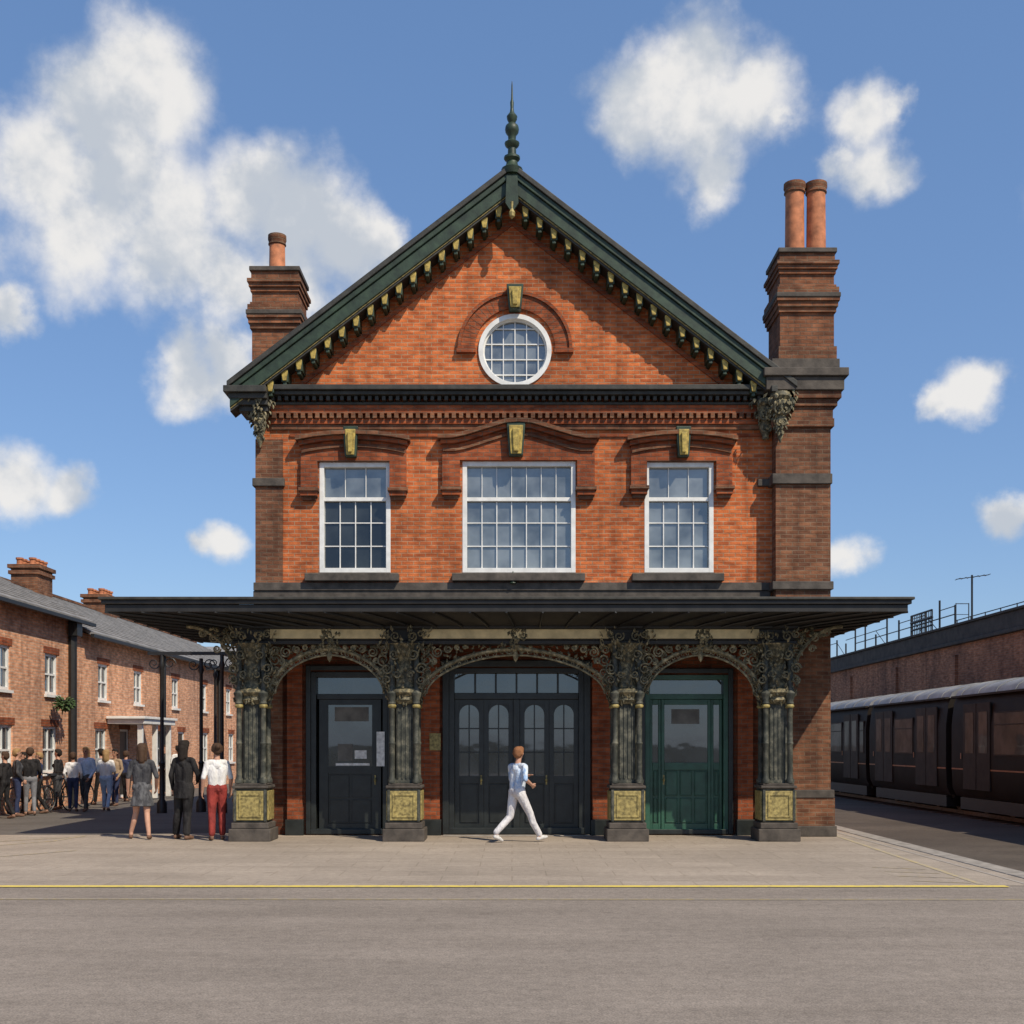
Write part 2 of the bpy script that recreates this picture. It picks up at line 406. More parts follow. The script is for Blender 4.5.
hood(X(300), X(408), 439, 433, 462, .34, 501); hood(X(441), X(596), 437, 421, 461, .36, 500, 1); hood(X(629), X(733), 439, 433, 462, .33, 499)
keystone(X(352), Z(431), Z(458), .2, .15); keystone(X(516), Z(427), Z(457), .27, .2); keystone(X(682), Z(431), Z(458), .2, .15)
# ---- windows
WF = S.p('window_frames', 'white_paint', bevel=.005)
SL = S.p('window_sills', 'soot_stone', bevel=.012)
for (a,b_,z0,z1,nc,nr) in wins:
    fw = .075; y0, y1 = FY-.006, FY+.14
    WF.box(a-.01, a+fw, y0, y1, z0, z1+.01); WF.box(b_-fw, b_+.01, y0, y1, z0, z1+.01)
    WF.box(a+fw, b_-fw, y0, y1, z1-fw, z1+.009); WF.box(a+fw, b_-fw, y0, y1, z0, z0+fw+.02)
    zt = Z(499); WF.box(a+fw, b_-fw, FY+.02, y1-.01, zt-.035, zt+.035)
    GL.box(a+.03, b_-.03, FY+.11, FY+.125, z0+.03, z1-.03)
    iw = (b_-a-2*fw)
    for i in range(1, nc):
        xx = a+fw+iw*i/nc; WF.box(xx-.010, xx+.010, FY+.07, FY+.108, z0+fw, zt-.036)
    for j in range(1, nr):
        zz = z0+fw+(zt-z0-fw)*j/nr
        WF.box(a+fw, b_-fw, FY+.074, FY+.107, zz-.010, zz+.010)
    nu = nc if nc > 5 else 3
    for i in range(1, nu):
        xx = a+fw+iw*i/nu; WF.box(xx-.007, xx+.007, FY+.08, FY+.108, zt+.036, z1-fw)
    SL.box(a-.26 if nc < 5 else a-.2, b_+.18, FY-.2, FY-.003, z0-.17, z0-.03); SL.box(a-.02, b_+.02, FY-.1, FY+.1, z0-.03, z0-.001)
GL2 = S.p('left_window_lower_pane', 'glass_dark'); w = wins[0]; GL2.box(w[0]+.09, w[1]-.09, FY+.1085, FY+.1095, w[2]+.09, Z(501))
# ---- roof
RF = S.p('roof_slopes', 'slate'); ro = FY-.46; EX = 5.22
for sgn in (-1,1):
    poly = [(0,apex),(sgn*EX, rz(EX)),(sgn*EX, rz(EX)+.10),(0,apex+.10)]
    RF.prism(poly, ro+.02, BY+.3)
BG = S.p('barge_boards', 'green_paint', bevel=.01); BK = S.p('verge_gutter', 'dark_moulding', bevel=.01); GT = S.p('verge_gold_lines', 'gold_dull')
CO = S.p('verge_corbels', 'gold_paint', bevel=.01); CD = S.p('verge_corbel_backs', 'green_paint', bevel=.01)
for sgn in (-1,1):
    def strip(part, t0, t1, y0, y1, e=EX):
        part.prism([(0,apex+t1),(sgn*e, rz(e)+t1),(sgn*e, rz(e)+t0),(0,apex+t0)], y0, y1)
    strip(BK, .02, .135, ro-.11, ro+.015, EX+.04)
    strip(BG, -.10, .017, ro-.07, ro+.06); strip(BG, -.36, -.103, ro-.03, ro+.05)
    strip(GT, -.385, -.362, ro+.0, ro+.05)
    strip(S.p('verge_soffit', 'dark_moulding'), -.43, -.387, ro+.02, FY-.002)
    d = .25
    while d < 4.75:
        zc = rz(d)-.43
        CD.box(sgn*d-.065, sgn*d+.065, ro+.09, FY-.003, zc-.19, zc+.05)
        CO.prism([(sgn*d-.035, zc-.17),(sgn*d+.035, zc-.17),(sgn*d+.06, zc-.02),(sgn*d+.06, zc+.03),(sgn*d-.06, zc+.03),(sgn*d-.06, zc-.02)], ro+.06, ro+.088)
        CD.box(sgn*d-.035, sgn*d+.035, ro+.1, FY-.004, zc-.25, zc-.192)
        d += .265
    CBk = S.p('rake_brick', 'brick_trim'); strip(CBk, -.80, -.70, FY-.045, FY-.002, 4.55)
for sgn, x0, x1 in ((-1, -5.3, X(272)), (1, X(765), 5.36)):
    zt = rz(EX)+.02
    xa, xb = min(x0,x1), max(x0,x1)
    BK.box(xa-.02, xb, ro-.13, FY+.3, zt-.12, zt+.0) if sgn < 0 else BK.box(xa, X(772)-.02, ro-.13, FY-.003, zt-.12, zt)
    xe = xb if sgn < 0 else X(772)-.02
    for i,(dz,e) in enumerate([(.12,.06),(.22,.14),(.32,.22)]):
        BK.box(xa+e, xe-.002*i, ro-.11+e, FY+.3 if sgn < 0 else FY-.003, zt-dz-.098, zt-dz-.002)
BK.box(-5.3, -5.18, FY+.32, BY+.3, rz(EX)-.06, rz(EX)+.04)
CS = S.p('eave_consoles', 'ironwork', True)
def console(xc, zt, h, y):
    for s_ in (-1,1):
        CS.scroll(xc+s_*.07, y, zt-.16, .13, 1.5, math.pi/2, s_, .028)
        CS.scroll(xc+s_*.05, y-.1, zt-.34, .1, 1.4, math.pi/2, -s_, .026)
        CS.scroll(xc+s_*.03, y-.05, zt-.55, .07, 1.3, -math.pi/2, s_, .022)
    CS.lathe(xc, y+.06, [(.18,zt),(.2,zt-.08),(.15,zt-.15),(.17,zt-.3),(.11,zt-.42),(.13,zt-.52),(.06,zt-.68),(.07,zt-.74),(.01,zt-h)], 12)
    for i in range(60):
        t = random.random(); a = random.uniform(0, math.pi); rr = .25*(1-t)+.06
        CS.leaf((xc+rr*math.cos(a), y+.06-rr*math.sin(a), zt-.05-t*(h-.2)), .12, .07, (math.cos(a)*.6, -.4, -1), (math.cos(a), -math.sin(a), .2))
console(X(262), Z(402), .9, FY-.22); console(X(775), Z(400), .92, FY-.5)
console(X(765)-.02, Z(402), .7, FY-.2)
# finial
FN = S.p('roof_finial', 'green_paint', True)
zb = apex+.0; fy = ro+.02
FN.lathe(X(512), fy, [(.17,zb-.05),(.2,zb+.06),(.12,zb+.12),(.10,zb+.2),(.15,zb+.25),(.15,zb+.29),(.08,zb+.33),(.075,zb+.45),(.13,zb+.5),(.14,zb+.55),(.07,zb+.6),(.075,zb+.68),(.12,zb+.74),(.13,zb+.8),(.12,zb+.86),(.06,zb+.92),(.09,zb+.98),(.10,zb+1.04),(.04,zb+1.12),(.03,zb+1.2),(.035,zb+1.3),(.02,zb+1.36),(.012,zb+1.62),(.004,zb+1.7)], 12)
FN.prism([(-.12,zb-.62),(0,zb-.8),(.12,zb-.62),(.1,zb-.12),(-.1,zb-.12)], ro-.13, ro-.075)
GT.lathe(X(512), ro-.12, [(.0,zb-.92),(.05,zb-.87),(.06,zb-.8),(.02,zb-.72),(.03,zb-.6)], 8)
# chimneys
CH = S.p('chimney_stacks', 'brick_chimney'); CHd = S.p('chimney_bands', 'brick_brown'); PT = S.p('chimney_pots', 'terracotta', True); PC = S.p('chimney_pot_rims', 'brick_brown', True)
def stack(x0, x1, y0, y1, zbase, ztop, pots, side):
    CH.box(x0, x1, y0, y1, zbase, ztop-.003)
    H = ztop; q = .62
    def bd(part, e, za, zb_): part.box(x0-e*q, x1+e*q, y0-e, y1+e, za, zb_)
    bd(CHd, .02, H+.0, H+.16)
    bd(RPm, .07, H+.163, H+.25)
    bd(CHd, .12, H-.07, H-.003); bd(CH, .08, H-.15, H-.073); bd(CH, .04, H-.23, H-.153)
    bd(CHd, .05, H-.50, H-.44); bd(CHd, .11, H-.61, H-.503); bd(RPm, .15, H-.70, H-.613); bd(CHd, .13, H-.76, H-.703); bd(CH, .09, H-.86, H-.763); bd(CH, .05, H-.95, H-.863)
    bd(CHd, .06, zbase+.02, zbase+.3)
    for (px_, pr, ph) in pots:
        zp = H+.25; yc = (y0+y1)/2-.05
        PT.lathe(px_, yc, [(pr*1.15,zp),(pr*1.15,zp+.06),(pr,zp+.09),(pr*.95,zp+ph*.84),(pr*.95,zp+ph-.2)], 18)
        PC.lathe(px_, yc, [(pr*.9,zp+ph-.22),(pr*1.1,zp+ph-.18),(pr*1.02,zp+ph-.13),(pr*1.14,zp+ph-.08),(pr*1.12,zp+ph),(pr*.8,zp+ph),(pr*.75,zp+ph-.2)], 18)
def xs(u, D): return (u-512)*D/1200
def zs(v, D): return 1.7+(745-v)*D/1200
stack(xs(252,23.2), xs(298,23.2), 23.2, 24.15, 8.2, zs(280,23.2), [(xs(276,23.5), .16, .78)], 1)
stack(xs(780,22.5), xs(834,22.5), 22.5, 23.5, Z(366), zs(262,22.5), [(xs(796.5,22.8), .185, 1.42), (xs(818,22.8), .185, 1.42)], 1)
# ---- doors & ground floor
DR = S.p('black_doors', 'door_black', bevel=.006); DG = S.p('green_door', 'door_green', bevel=.006); GD = S.p('door_glass', 'glass_door'); DF = S.p('door_surrounds', 'door_black', bevel=.008)
IN = S.p('interior', 'interior')
IN.add([(LX+.1,FY+2.6,0.01),(X(770),FY+2.6,0.01),(X(770),FY+2.6,4.3),(LX+.1,FY+2.6,4.3),(LX+.1,FY+.29,.01),(X(770),FY+.29,.01),(LX+.1,FY+.29,4.3),(X(770),FY+.29,4.3)], [(0,1,2,3),(0,4,5,1),(3,2,7,6)])
def frame(part, x0,x1,z0,z1,y0,y1,t):
    part.box(x0,x0+t,y0,y1,z0,z1); part.box(x1-t,x1,y0,y1,z0,z1); part.box(x0+t,x1-t,y0,y1,z1-t,z1); part.box(x0+t,x1-t,y0,y1,z0,z0+t)
def leaf_door(part, x0, x1, z0, z1, y, gsplit, gcols=1, grow=1, pcols=2, prow=2, st=.09, archtop=False):
    part.box(x0,x0+st,y,y+.05,z0,z1); part.box(x1-st,x1,y,y+.05,z0,z1)
    zg = z0+(z1-z0)*gsplit
    for za,zb_ in ((z0,z0+.18),(zg-.07,zg+.07),(z1-.1,z1)): part.box(x0+st,x1-st,y+.001,y+.049,za,zb_)
    part.box(x0+st,x1-st,y+.03,y+.045,z0+.18,zg-.07)
    W_ = x1-x0-2*st
    for i in range(pcols):
        for j in range(prow):
            a = x0+st+W_*i/pcols+.035; b_ = x0+st+W_*(i+1)/pcols-.035
            c = z0+.18+(zg-.25-z0)*j/prow+.035; d_ = z0+.18+(zg-.25-z0)*(j+1)/prow-.035
            part.box(a,b_,y+.012,y+.0295,c,d_)
            frame(part, a-.012, b_+.012, c-.012, d_+.012, y+.004, y+.0285, .015)
    GD.box(x0+st, x1-st, y+.025, y+.035, zg+.07, z1-.1)
    if archtop:
        xa, xb, zt_ = x0+st, x1-st, z1-.1; m_ = (xa+xb)/2; r_ = (xb-xa)/2
        for s_ in (-1,1):
            part.prism([(m_+s_*r_, zt_-r_)]+[(m_+s_*r_*math.cos(t*math.pi/16), zt_-r_+r_*math.sin(t*math.pi/16)) for t in range(1,9)]+[(m_+s_*r_, zt_)], y+.012, y+.0245)
    for i in range(1,gcols): xx = x0+st+W_*i/gcols; part.box(xx-.012,xx+.012,y+.01,y+.024,zg+.07,z1-.1)
    for j in range(1,grow): zz = zg+.07+(z1-.1-zg-.07)*j/grow; part.box(x0+st,x1-st,y+.011,y+.0245,zz-.012,zz+.012)
zh = Z(697)
a,b_,z0,z1 = doors[0]; frame(DF, a-.0, b_+.0, z0, z1, FY-.03, FY+.2, .1)
DF.box(a+.1, b_-.1, FY+.05, FY+.14, zh-.04, zh+.06); GD.box(a+.1,b_-.1,FY+.1,FY+.11,zh+.06,z1-.1)
leaf_door(DR, a+.14, b_-.14, .03, zh-.045, FY+.08, .47, 1, 1, 2, 2, .17)
frame(DF, a-.09, b_+.09, z0-.0, z1+.12, FY-.06, FY-.031, .09)
a,b_,z0,z1 = doors[1]; frame(DF, a, b_, z0, z1, FY-.03, FY+.2, .1)
DF.box(a+.1, b_-.1, FY+.04, FY+.14, zh-.04, zh+.08); GD.box(a+.1,b_-.1,FY+.1,FY+.11,zh+.08,z1-.1)
for i in range(1,6): xx=a+.1+(b_-a-.2)*i/6; DF.box(xx-.018,xx+.018,FY+.06,FY+.098,zh+.08,z1-.1)
dm = (a+b_)/2
DF.box(dm-.06, dm+.06, FY+.03, FY+.16, .02, zh-.042)
q0 = a+.1; qw = (dm-.062-q0)/2
for (p0,p1) in ((q0,q0+qw-.002),(q0+qw+.002,dm-.062),(dm+.062,dm+.06+qw),(dm+.064+qw,b_-.1)):
    leaf_door(DR, p0, p1, .03, zh-.045, FY+.08, .40, 2, 3, 1, 1, .09, True)
frame(DF, a-.12, b_+.12, z0, z1+.14, FY-.07, FY-.031, .12)
a,b_,z0,z1 = doors[2]; frame(DG, a, b_, z0, z1, FY-.03, FY+.2, .09)
DG.box(a+.09, b_-.09, FY+.05, FY+.14, zh-.04, zh+.06); GD.box(a+.09,b_-.09,FY+.1,FY+.11,zh+.06,z1-.09)
leaf_door(DG, a+.1, a+.31, .03, zh-.045, FY+.08, .50, 1, 1, 1, 2, .05)
leaf_door(DG, a+.315, b_-.315, .03, zh-.045, FY+.06, .50, 1, 1, 3, 2, .06)
leaf_door(DG, b_-.31, b_-.1, .03, zh-.045, FY+.08, .50, 1, 1, 1, 2, .05)
frame(DF, a-.09, b_+.09, z0, z1+.12, FY-.06, FY-.031, .088)
HK = S.p('door_furniture', 'gold_dull')
for xx in (doors[0][1]-.25, q0+qw-.05, dm+.06+qw-.05, doors[2][0]+.36):
    HK.lathe(xx, FY+.03, [(.001,1.0),(.02,1.02),(.025,1.04),(.02,1.06),(.001,1.08)], 8); HK.box(xx-.015,xx+.015,FY+.055,FY+.079,.95,1.13)
PO = S.p('notice_boards', 'poster'); PO.box(X(377), X(385), FY-.075, FY-.062, 1.3, 1.95)
BLD = S.p('door_blinds', 'blind')
BLD.box(X(334), X(368), FY+.096, FY+.1045, 2.15, 2.42); BLD.box(X(337), X(352), FY+.097, FY+.1045, 1.40, 1.72); PO.box(X(354), X(366), FY+.097, FY+.1045, 1.44, 1.60)
PO.box(X(335), X(369), FY+.09, FY+.0955, 1.31, 1.355)
BLD.box(X(672), X(700), FY+.078, FY+.0845, 2.1, 2.38)
HK.box(X(430), X(441), FY-.125, FY-.103, 1.6, 1.92)
WD = S.p('ground_floor_piers', 'brick_trim')
for u0,u1 in ((288,303),(418,440),(592,612),(737,752)):
    WD.box(X(u0), X(u1), FY-.10, FY-.002, .3, 3.5)
    DF.box(X(u0)-.03, X(u1)+.03, FY-.14, FY-.002, 0, .297)
# ---- canopy & arcade (column row at y = 21.47)
CY = 21.47
ccx = [-4.62, -1.91, 2.04, 4.71]
CN = S.p('canopy_cove', 'canopy_black'); FA = S.p('canopy_fascia', 'canopy_black', bevel=.01)
inner = (-4.97, 5.05, CY-.24); outerR = (-6.89, 6.70, 20.3); yb = 26.5
zI, zO = 3.80, 3.97
NL = 10; vs = []; fs = []
def cz_(t): return zI+(zO-zI)*t**.7
for i in range(NL+1):
    t = i/NL; z = cz_(t); e = t
    x0 = inner[0]+(outerR[0]-inner[0])*e; x1 = inner[1]+(outerR[1]-inner[1])*e; y0 = inner[2]+(outerR[2]-inner[2])*e
    vs += [(x0,yb,z),(x0,y0,z),(x1,y0,z),(x1,yb,z)]
for i in range(NL):
    for k in range(3): fs.append((i*4+k, i*4+k+1, i*4+4+k+1, i*4+4+k))
CN.add(vs, fs)
RB = S.p('canopy_ribs', 'black_iron')
def rib(p0, p1):
    pts = []
    for i in range(6):
        t = i/5; pts.append((p0[0]+(p1[0]-p0[0])*t, p0[1]+(p1[1]-p0[1])*t, cz_(t)-.02))
    RB.tube(pts, .02, 5)
n = 22
for i in range(n+1):
    t = i/n; rib((inner[0]+(inner[1]-inner[0])*t, inner[2]), (outerR[0]+(outerR[1]-outerR[0])*t, outerR[2]))
for i in range(1,8):
    t = i/8
    for q in (0,1): rib((inner[q], inner[2]+(yb-inner[2])*t), (outerR[q], outerR[2]+(yb-outerR[2])*t))
def loopbox(part, e, z0, z1, th=.08):
    a,b_,c = outerR[0]-e, outerR[1]+e, outerR[2]-e
    part.box(a, b_, c, c+th, z0, z1); part.box(a, a+th, c+th, yb, z0, z1); part.box(b_-th, b_, c+th, yb, z0, z1)
loopbox(FA, .0, 3.95, 4.08); loopbox(FA, .05, 4.082, 4.15); loopbox(S.p('canopy_gutter','dark_moulding',bevel=.01), .09, 4.152, 4.2, .14)
CT = S.p('canopy_roof', 'slate')
a,b_,c = outerR[0]-.06, outerR[1]+.06, outerR[2]-.06
CT.add([(a,c,4.195),(b_,c,4.195),(b_-1.4,FY-.01,4.42),(a+1.6,FY-.01,4.42),(a,yb,4.195),(b_,yb,4.195),(LX,yb,4.42),(RX,yb,4.42)], [(0,1,2,3),(0,3,6,4),(1,5,7,2)])
CT.add([(inner[0],inner[2],3.82),(inner[1],inner[2],3.82),(inner[1],yb,3.82),(inner[0],yb,3.82)], [(0,1,2,3)])
BM = S.p('arcade_beam', 'canopy_black', bevel=.01); CP = S.p('cream_frieze', 'cream_paint')
BM.box(inner[0]-.02, inner[1]+.02, CY-.16, CY+.16, 3.49, 3.56); BM.box(inner[0]+.02, inner[1]-.02, CY-.14, CY+.12, 3.562, 3.81)
BM.box(inner[0]-.03, inner[1]+.03, CY-.26, CY-.20, 3.76, 3.81)
spans = [(ccx[0]+.33, ccx[1]-.33), (ccx[1]+.33, ccx[2]-.33), (ccx[2]+.33, ccx[3]-.33)]
for (s0,s1) in spans: CP.box(s0, s1, CY-.2, CY-.145, 3.59, 3.75)
for q in (0,3):
    BM.box(ccx[q]-.1, ccx[q]+.1, CY+.17, yb, 3.49, 3.62)
CBs = S.p('column_plinths', 'soot_stone', bevel=.015); CPn = S.p('column_gold_panels', 'gold_dull', bevel=.01); CSh = S.p('column_shafts', 'iron_shaft', True, .006); CG = S.p('column_gold_trim', 'gold_dull', True); IW = S.p('column_ironwork', 'ironwork', True)
for c in ccx:
    CBs.box(c-.37,c+.37,CY-.37,CY+.37,0,.22); CBs.box(c-.33,c+.33,CY-.33,CY+.33,.222,.33)
    CSh.box(c-.28,c+.28,CY-.28,CY+.28,.332,.93)
    for s_ in (-1,1):
        CPn.box(c-.25,c+.25,CY+s_*.3-.015,CY+s_*.3+.015,.37,.89); CPn.box(c+s_*.3-.015,c+s_*.3+.015,CY-.25,CY+.25,.37,.89)
        frame(CPn, c-.2, c+.2, .42, .84, CY+s_*.3-.03 if s_ < 0 else CY+.3155, CY-.3155 if s_ < 0 else CY+.33, .035)
    for s_ in (-.265,.265):
        CSh.box(c+s_-.025,c+s_+.025,CY-.325,CY-.282,.35,.91)
    CBs.box(c-.32,c+.32,CY-.32,CY+.32,.932,.985); CBs.box(c-.28,c+.28,CY-.28,CY+.28,.987,1.02)
    CSh.box(c-.15,c+.15,CY-.15,CY+.15,1.02,3.5)
    for i in range(4):
        CSh.box(c-.13+.073*i, c-.10+.073*i, CY-.165, CY-.1505, 1.1, 2.4)
    for sx in (-1,1):
        for sy in (-1,1):
            CSh.lathe(c+sx*.215, CY+sy*.215, [(.075,1.02),(.08,1.07),(.055,1.12),(.05,1.2),(.05,1.7),(.062,1.73),(.05,1.76),(.047,2.4),(.07,2.44),(.055,2.48),(.09,2.58),(.10,2.62),(.06,2.66),(.05,2.75),(.05,3.48)], 12)
            CG.lathe(c+sx*.215, CY+sy*.215, [(.06,2.36),(.075,2.38),(.075,2.40),(.06,2.42)], 12)
    IW.lathe(c, CY, [(.2,2.43),(.27,2.5),(.25,2.56),(.33,2.63),(.33,2.68),(.24,2.73),(.18,2.9),(.18,3.1),(.22,3.3),(.32,3.46),(.36,3.5)], 16)
    for i in range(360):
        z = 2.42+1.36*random.random(); a = random.uniform(0, 2*math.pi); f_ = max(0,(z-2.75))
        rr = .25+.10*abs(math.sin((z-2.45)*4.2))+.18*f_+random.uniform(-.02,.06)
        IW.leaf((c+rr*math.cos(a), CY+rr*math.sin(a)*.8, z), random.uniform(.07,.16), random.uniform(.03,.07), (math.cos(a)*.7, math.sin(a)*.7, random.choice((-1,1,1))), (math.cos(a), math.sin(a), .1))
    for s_ in (-1,1):
        for (dx,dz,R) in ((.30,2.85,.08),(.30,3.05,.10),(.17,3.3,.09),(.12,2.95,.07),(.15,3.62,.09),(.3,3.66,.07)):
            IW.scroll(c+s_*dx, CY-.3, dz, R, 1.5, random.random()*6, s_, .018)
FI = S.p('arch_ironwork', 'arch_iron', True); FL = S.p('arch_leaves', 'ironwork', True)
def arch(x0, x1, zs_, zc_, y):
    m = (x0+x1)/2; a = (x1-x0)/2; q = 1.8
    for (da,dz,r,yy) in ((0,0,.034,y-.02),(-.11,-.11,.020,y),(.0,.0,.03,y+.14)):
        pts = []
        for i in range(37):
            th = math.pi*i/36
            cth, sth = math.cos(th), math.sin(th)
            pts.append((m+(a+da)*(abs(cth)**(2/q))*(1 if cth>0 else -1), yy, zs_+(zc_-zs_+dz)*(abs(sth)**(2/q))))
        FI.tube(pts, r, 6)
        if da == 0 and yy < y:
            for k_,p_ in enumerate(pts[1:-1]):
                FI.scroll(p_[0]*.97+m*.03, y, p_[2]-.055, .042, 1, random.random()*6, 1, .011, n=4)
                if k_ % 2: FL.leaf((p_[0]+random.uniform(-.04,.04), y-.03, p_[2]+random.uniform(0,.08)), .11, .055, (random.uniform(-1,1),0,1), (0,-1,0))
    for s_, xe in ((1,x0),(-1,x1)):
        for (dx,dz,R,t0) in ((.12,3.22,.12,0),(.13,3.0,.09,1),(.31,3.36,.1,2),(.10,3.4,.08,3),(.50,3.41,.07,2),(.66,3.44,.05,1),(.24,3.2,.06,4),(.8,3.45,.04,0),(.12,2.83,.06,2)):
            if dx > a*.8: continue
            FI.scroll(xe+s_*dx, y-.04, dz, R, 1.7, t0, s_, .019)
        for i in range(45):
            dx = random.random()**1.4*min(a*.9,1.25); zlo = zs_+(zc_-zs_)*max(0,(1-(1-min(1,dx/a))**q))**(1/q)
            if zlo > 3.5: continue
            z = random.uniform(zlo-.03, 3.52); FL.leaf((xe+s_*dx, y+random.uniform(-.07,.07), z), random.uniform(.06,.12), .04, (random.uniform(-1,1),0,random.uniform(-1,1)), (0,-1,0))
    FI.lathe(m, y, [(.0,zc_-.24),(.04,zc_-.18),(.055,zc_-.1),(.03,zc_-.04),(.07,zc_+.0),(.09,zc_+.06),(.05,zc_+.12),(.04,zc_+.16)], 10)
    for s_ in (-1,1): FI.scroll(m+s_*.12, y, zc_-.02, .08, 1.4, 0, s_, .018); FI.scroll(m+s_*.28, y, zc_+.02, .055, 1.3, 0, -s_, .015)
    for i in range(34): FL.leaf((m+random.gauss(0,.09), y-.2, zc_+random.uniform(-.05,.36)), .1, .055, (random.uniform(-1,1),0,1), (0,-1,0))
for (s0,s1) in spans: arch(s0-.06, s1+.06, 2.62, 3.42, CY)
def bracket(xc, s_, y, L=1.35, dens=80):
    pts = [(xc+s_*(.25+L*(1-math.cos(t*math.pi/2))), y, 2.62+1.2*math.sin(t*math.pi/2)) for t in [i/12 for i in range(13)]]
    FI.tube(pts, .032, 6)
    for (dx,dz,R) in ((.36,3.3,.12),(.5,3.5,.11),(.36,3.08,.09),(.72,3.62,.09),(.92,3.7,.07),(.34,2.88,.06),(.66,3.42,.07)):
        FI.scroll(xc+s_*dx, y, dz, R, 1.7, 0, s_, .018)
    for i in range(dens):
        t = random.random(); FL.leaf((xc+s_*(.22+L*(1-math.cos(t*1.4))*random.uniform(.1,1)), y+random.uniform(-.1,.1), 2.68+1.05*math.sin(t*1.45)+random.uniform(-.05,.1)), .11, .06, (s_,0,random.uniform(-1,1)), (0,-1,0))
bracket(ccx[0], -1, CY, .95); bracket(ccx[3], 1, CY, .95)
for D_ in (23.9, 26.3): bracket(ccx[0], -1, D_, .95, 30)
TH = S.p('threshold', 'kerb_stone', bevel=.008)
TH.box(X(449)-.1, X(584)+.1, FY-.32, FY-.145, 0, .018)
FN.lathe(X(513), FY-.12, [(.02,4.72),(.07,4.74),(.04,4.8),(.06,4.85),(.02,4.92),(.0,4.98)], 8)
S.finish()

# ------------------------------------------------------------------ ground
def sheet(name, poly, z, mat):
    P = Part(); P.add([(x,y,z) for x,y in poly], [tuple(range(len(poly)))]); return mesh_obj(name, P, mat)
def slab(name, poly, z0, z1, mat):
    n = len(poly); P = Part()
    P.add([(x,y,z0) for x,y in poly]+[(x,y,z1) for x,y in poly], [tuple(range(n)), tuple(range(n,2*n))]+[(i,(i+1)%n,(i+1)%n+n,i+n) for i in range(n)])
    return mesh_obj(name, P, mat)
R = 3000
sheet('ground', [(-R,-R),(R,-R),(R,R),(-R,R)], -.35, 'earth')
slab('road', [(-90,-25),(60,-25),(60,13.55),(6.72,13.55),(6.72,90),(-90,90)], -.345, -.004, 'asphalt_road')
sheet('forecourt_pavement', [(-90,14.5),(6.5,14.5),(6.5,26),(-5.0,26),(-5.3,23.2),(-7.6,22.7),(-90,22.3)], 0, 'forecourt')
sheet('shaded_street', [(-90,22.302),(-7.6,22.702),(-5.302,23.202),(-5.002,26.002),(-5.002,89),(-90,89)], 0, 'shaded_street')  # dark sheet left of the station, with the building's shadow painted into its colour
sheet('track_bed', [(6.73,13.56),(60,13.56),(60,90),(6.73,90)], -.14, 'ballast')
G = Group('platform_kerb'); k1 = G.p('kerb', 'kerb_stone', bevel=.015)
y = 14.0
while y < 60: k1.box(6.505, 6.83, y, y+.9, -.3, .012); y += .908
G.finish()
def linestrip(name, pts, w, mat, z=.004):
    P = Part(); vs = []; fs = []
    for i,(x,y) in enumerate(pts):
        a = pts[max(0,i-1)]; b_ = pts[min(len(pts)-1,i+1)]; d = Vector((b_[0]-a[0], b_[1]-a[1])).normalized()
        nx, ny = -d.y*w/2, d.x*w/2; vs += [(x+nx,y+ny,z),(x-nx,y-ny,z)]
    for i in range(len(pts)-1): fs.append((2*i,2*i+1,2*i+3,2*i+2))
    P.add(vs, fs); return mesh_obj(name, P, mat)
linestrip('yellow_road_line', [(-60,14.42),(5.95,14.42)], .17, 'yellow_line', .0045)
linestrip('yellow_road_line', [(-60,13.35),(6.6,13.2)], .06, 'faint_line', .002)
linestrip('platform_edge_line', [(5.72,14.65),(6.15,24.5)], .08, 'faint_line', .004)
linestrip('platform_edge_line', [(6.28,14.6),(6.32,25.9)], .05, 'worn_white', .004)
for i in range(4): linestrip('hatched_marking', [(5.0+.0*i,15.0+i*.55),(5.65,14.75+i*.55)], .04, 'faint_line', .0045)
linestrip('bay_marking', [(-12,17.6),(-9.2,19.5),(-8.1,21.2),(-8.0,22.5)], .08, 'faint_line', .004)
linestrip('bay_marking', [(-14,18.9),(-9.8,20.4),(-7.9,22.2)], .07, 'faint_line', .0045)
linestrip('bay_marking', [(-9.3,16.2),(-7.0,19.3)], .05, 'faint_line', .005)
for xc in (12.75,):
    G = Group('railway_track', (xc, 30, -.3)); r_ = G.p('rails', 'rail_steel'); s_ = G.p('sleepers', 'sleeper', bevel=.01)
    for d in (-.75,.75): r_.box(xc+d-.035, xc+d+.035, 13.6, 90, -.10, -.03); r_.box(xc+d-.07, xc+d+.07, 13.6, 90, -.12, -.101)
    y = 13.8
    while y < 70: s_.box(xc-1.3, xc+1.3, y, y+.25, -.2, -.122); y += .7
    G.finish()
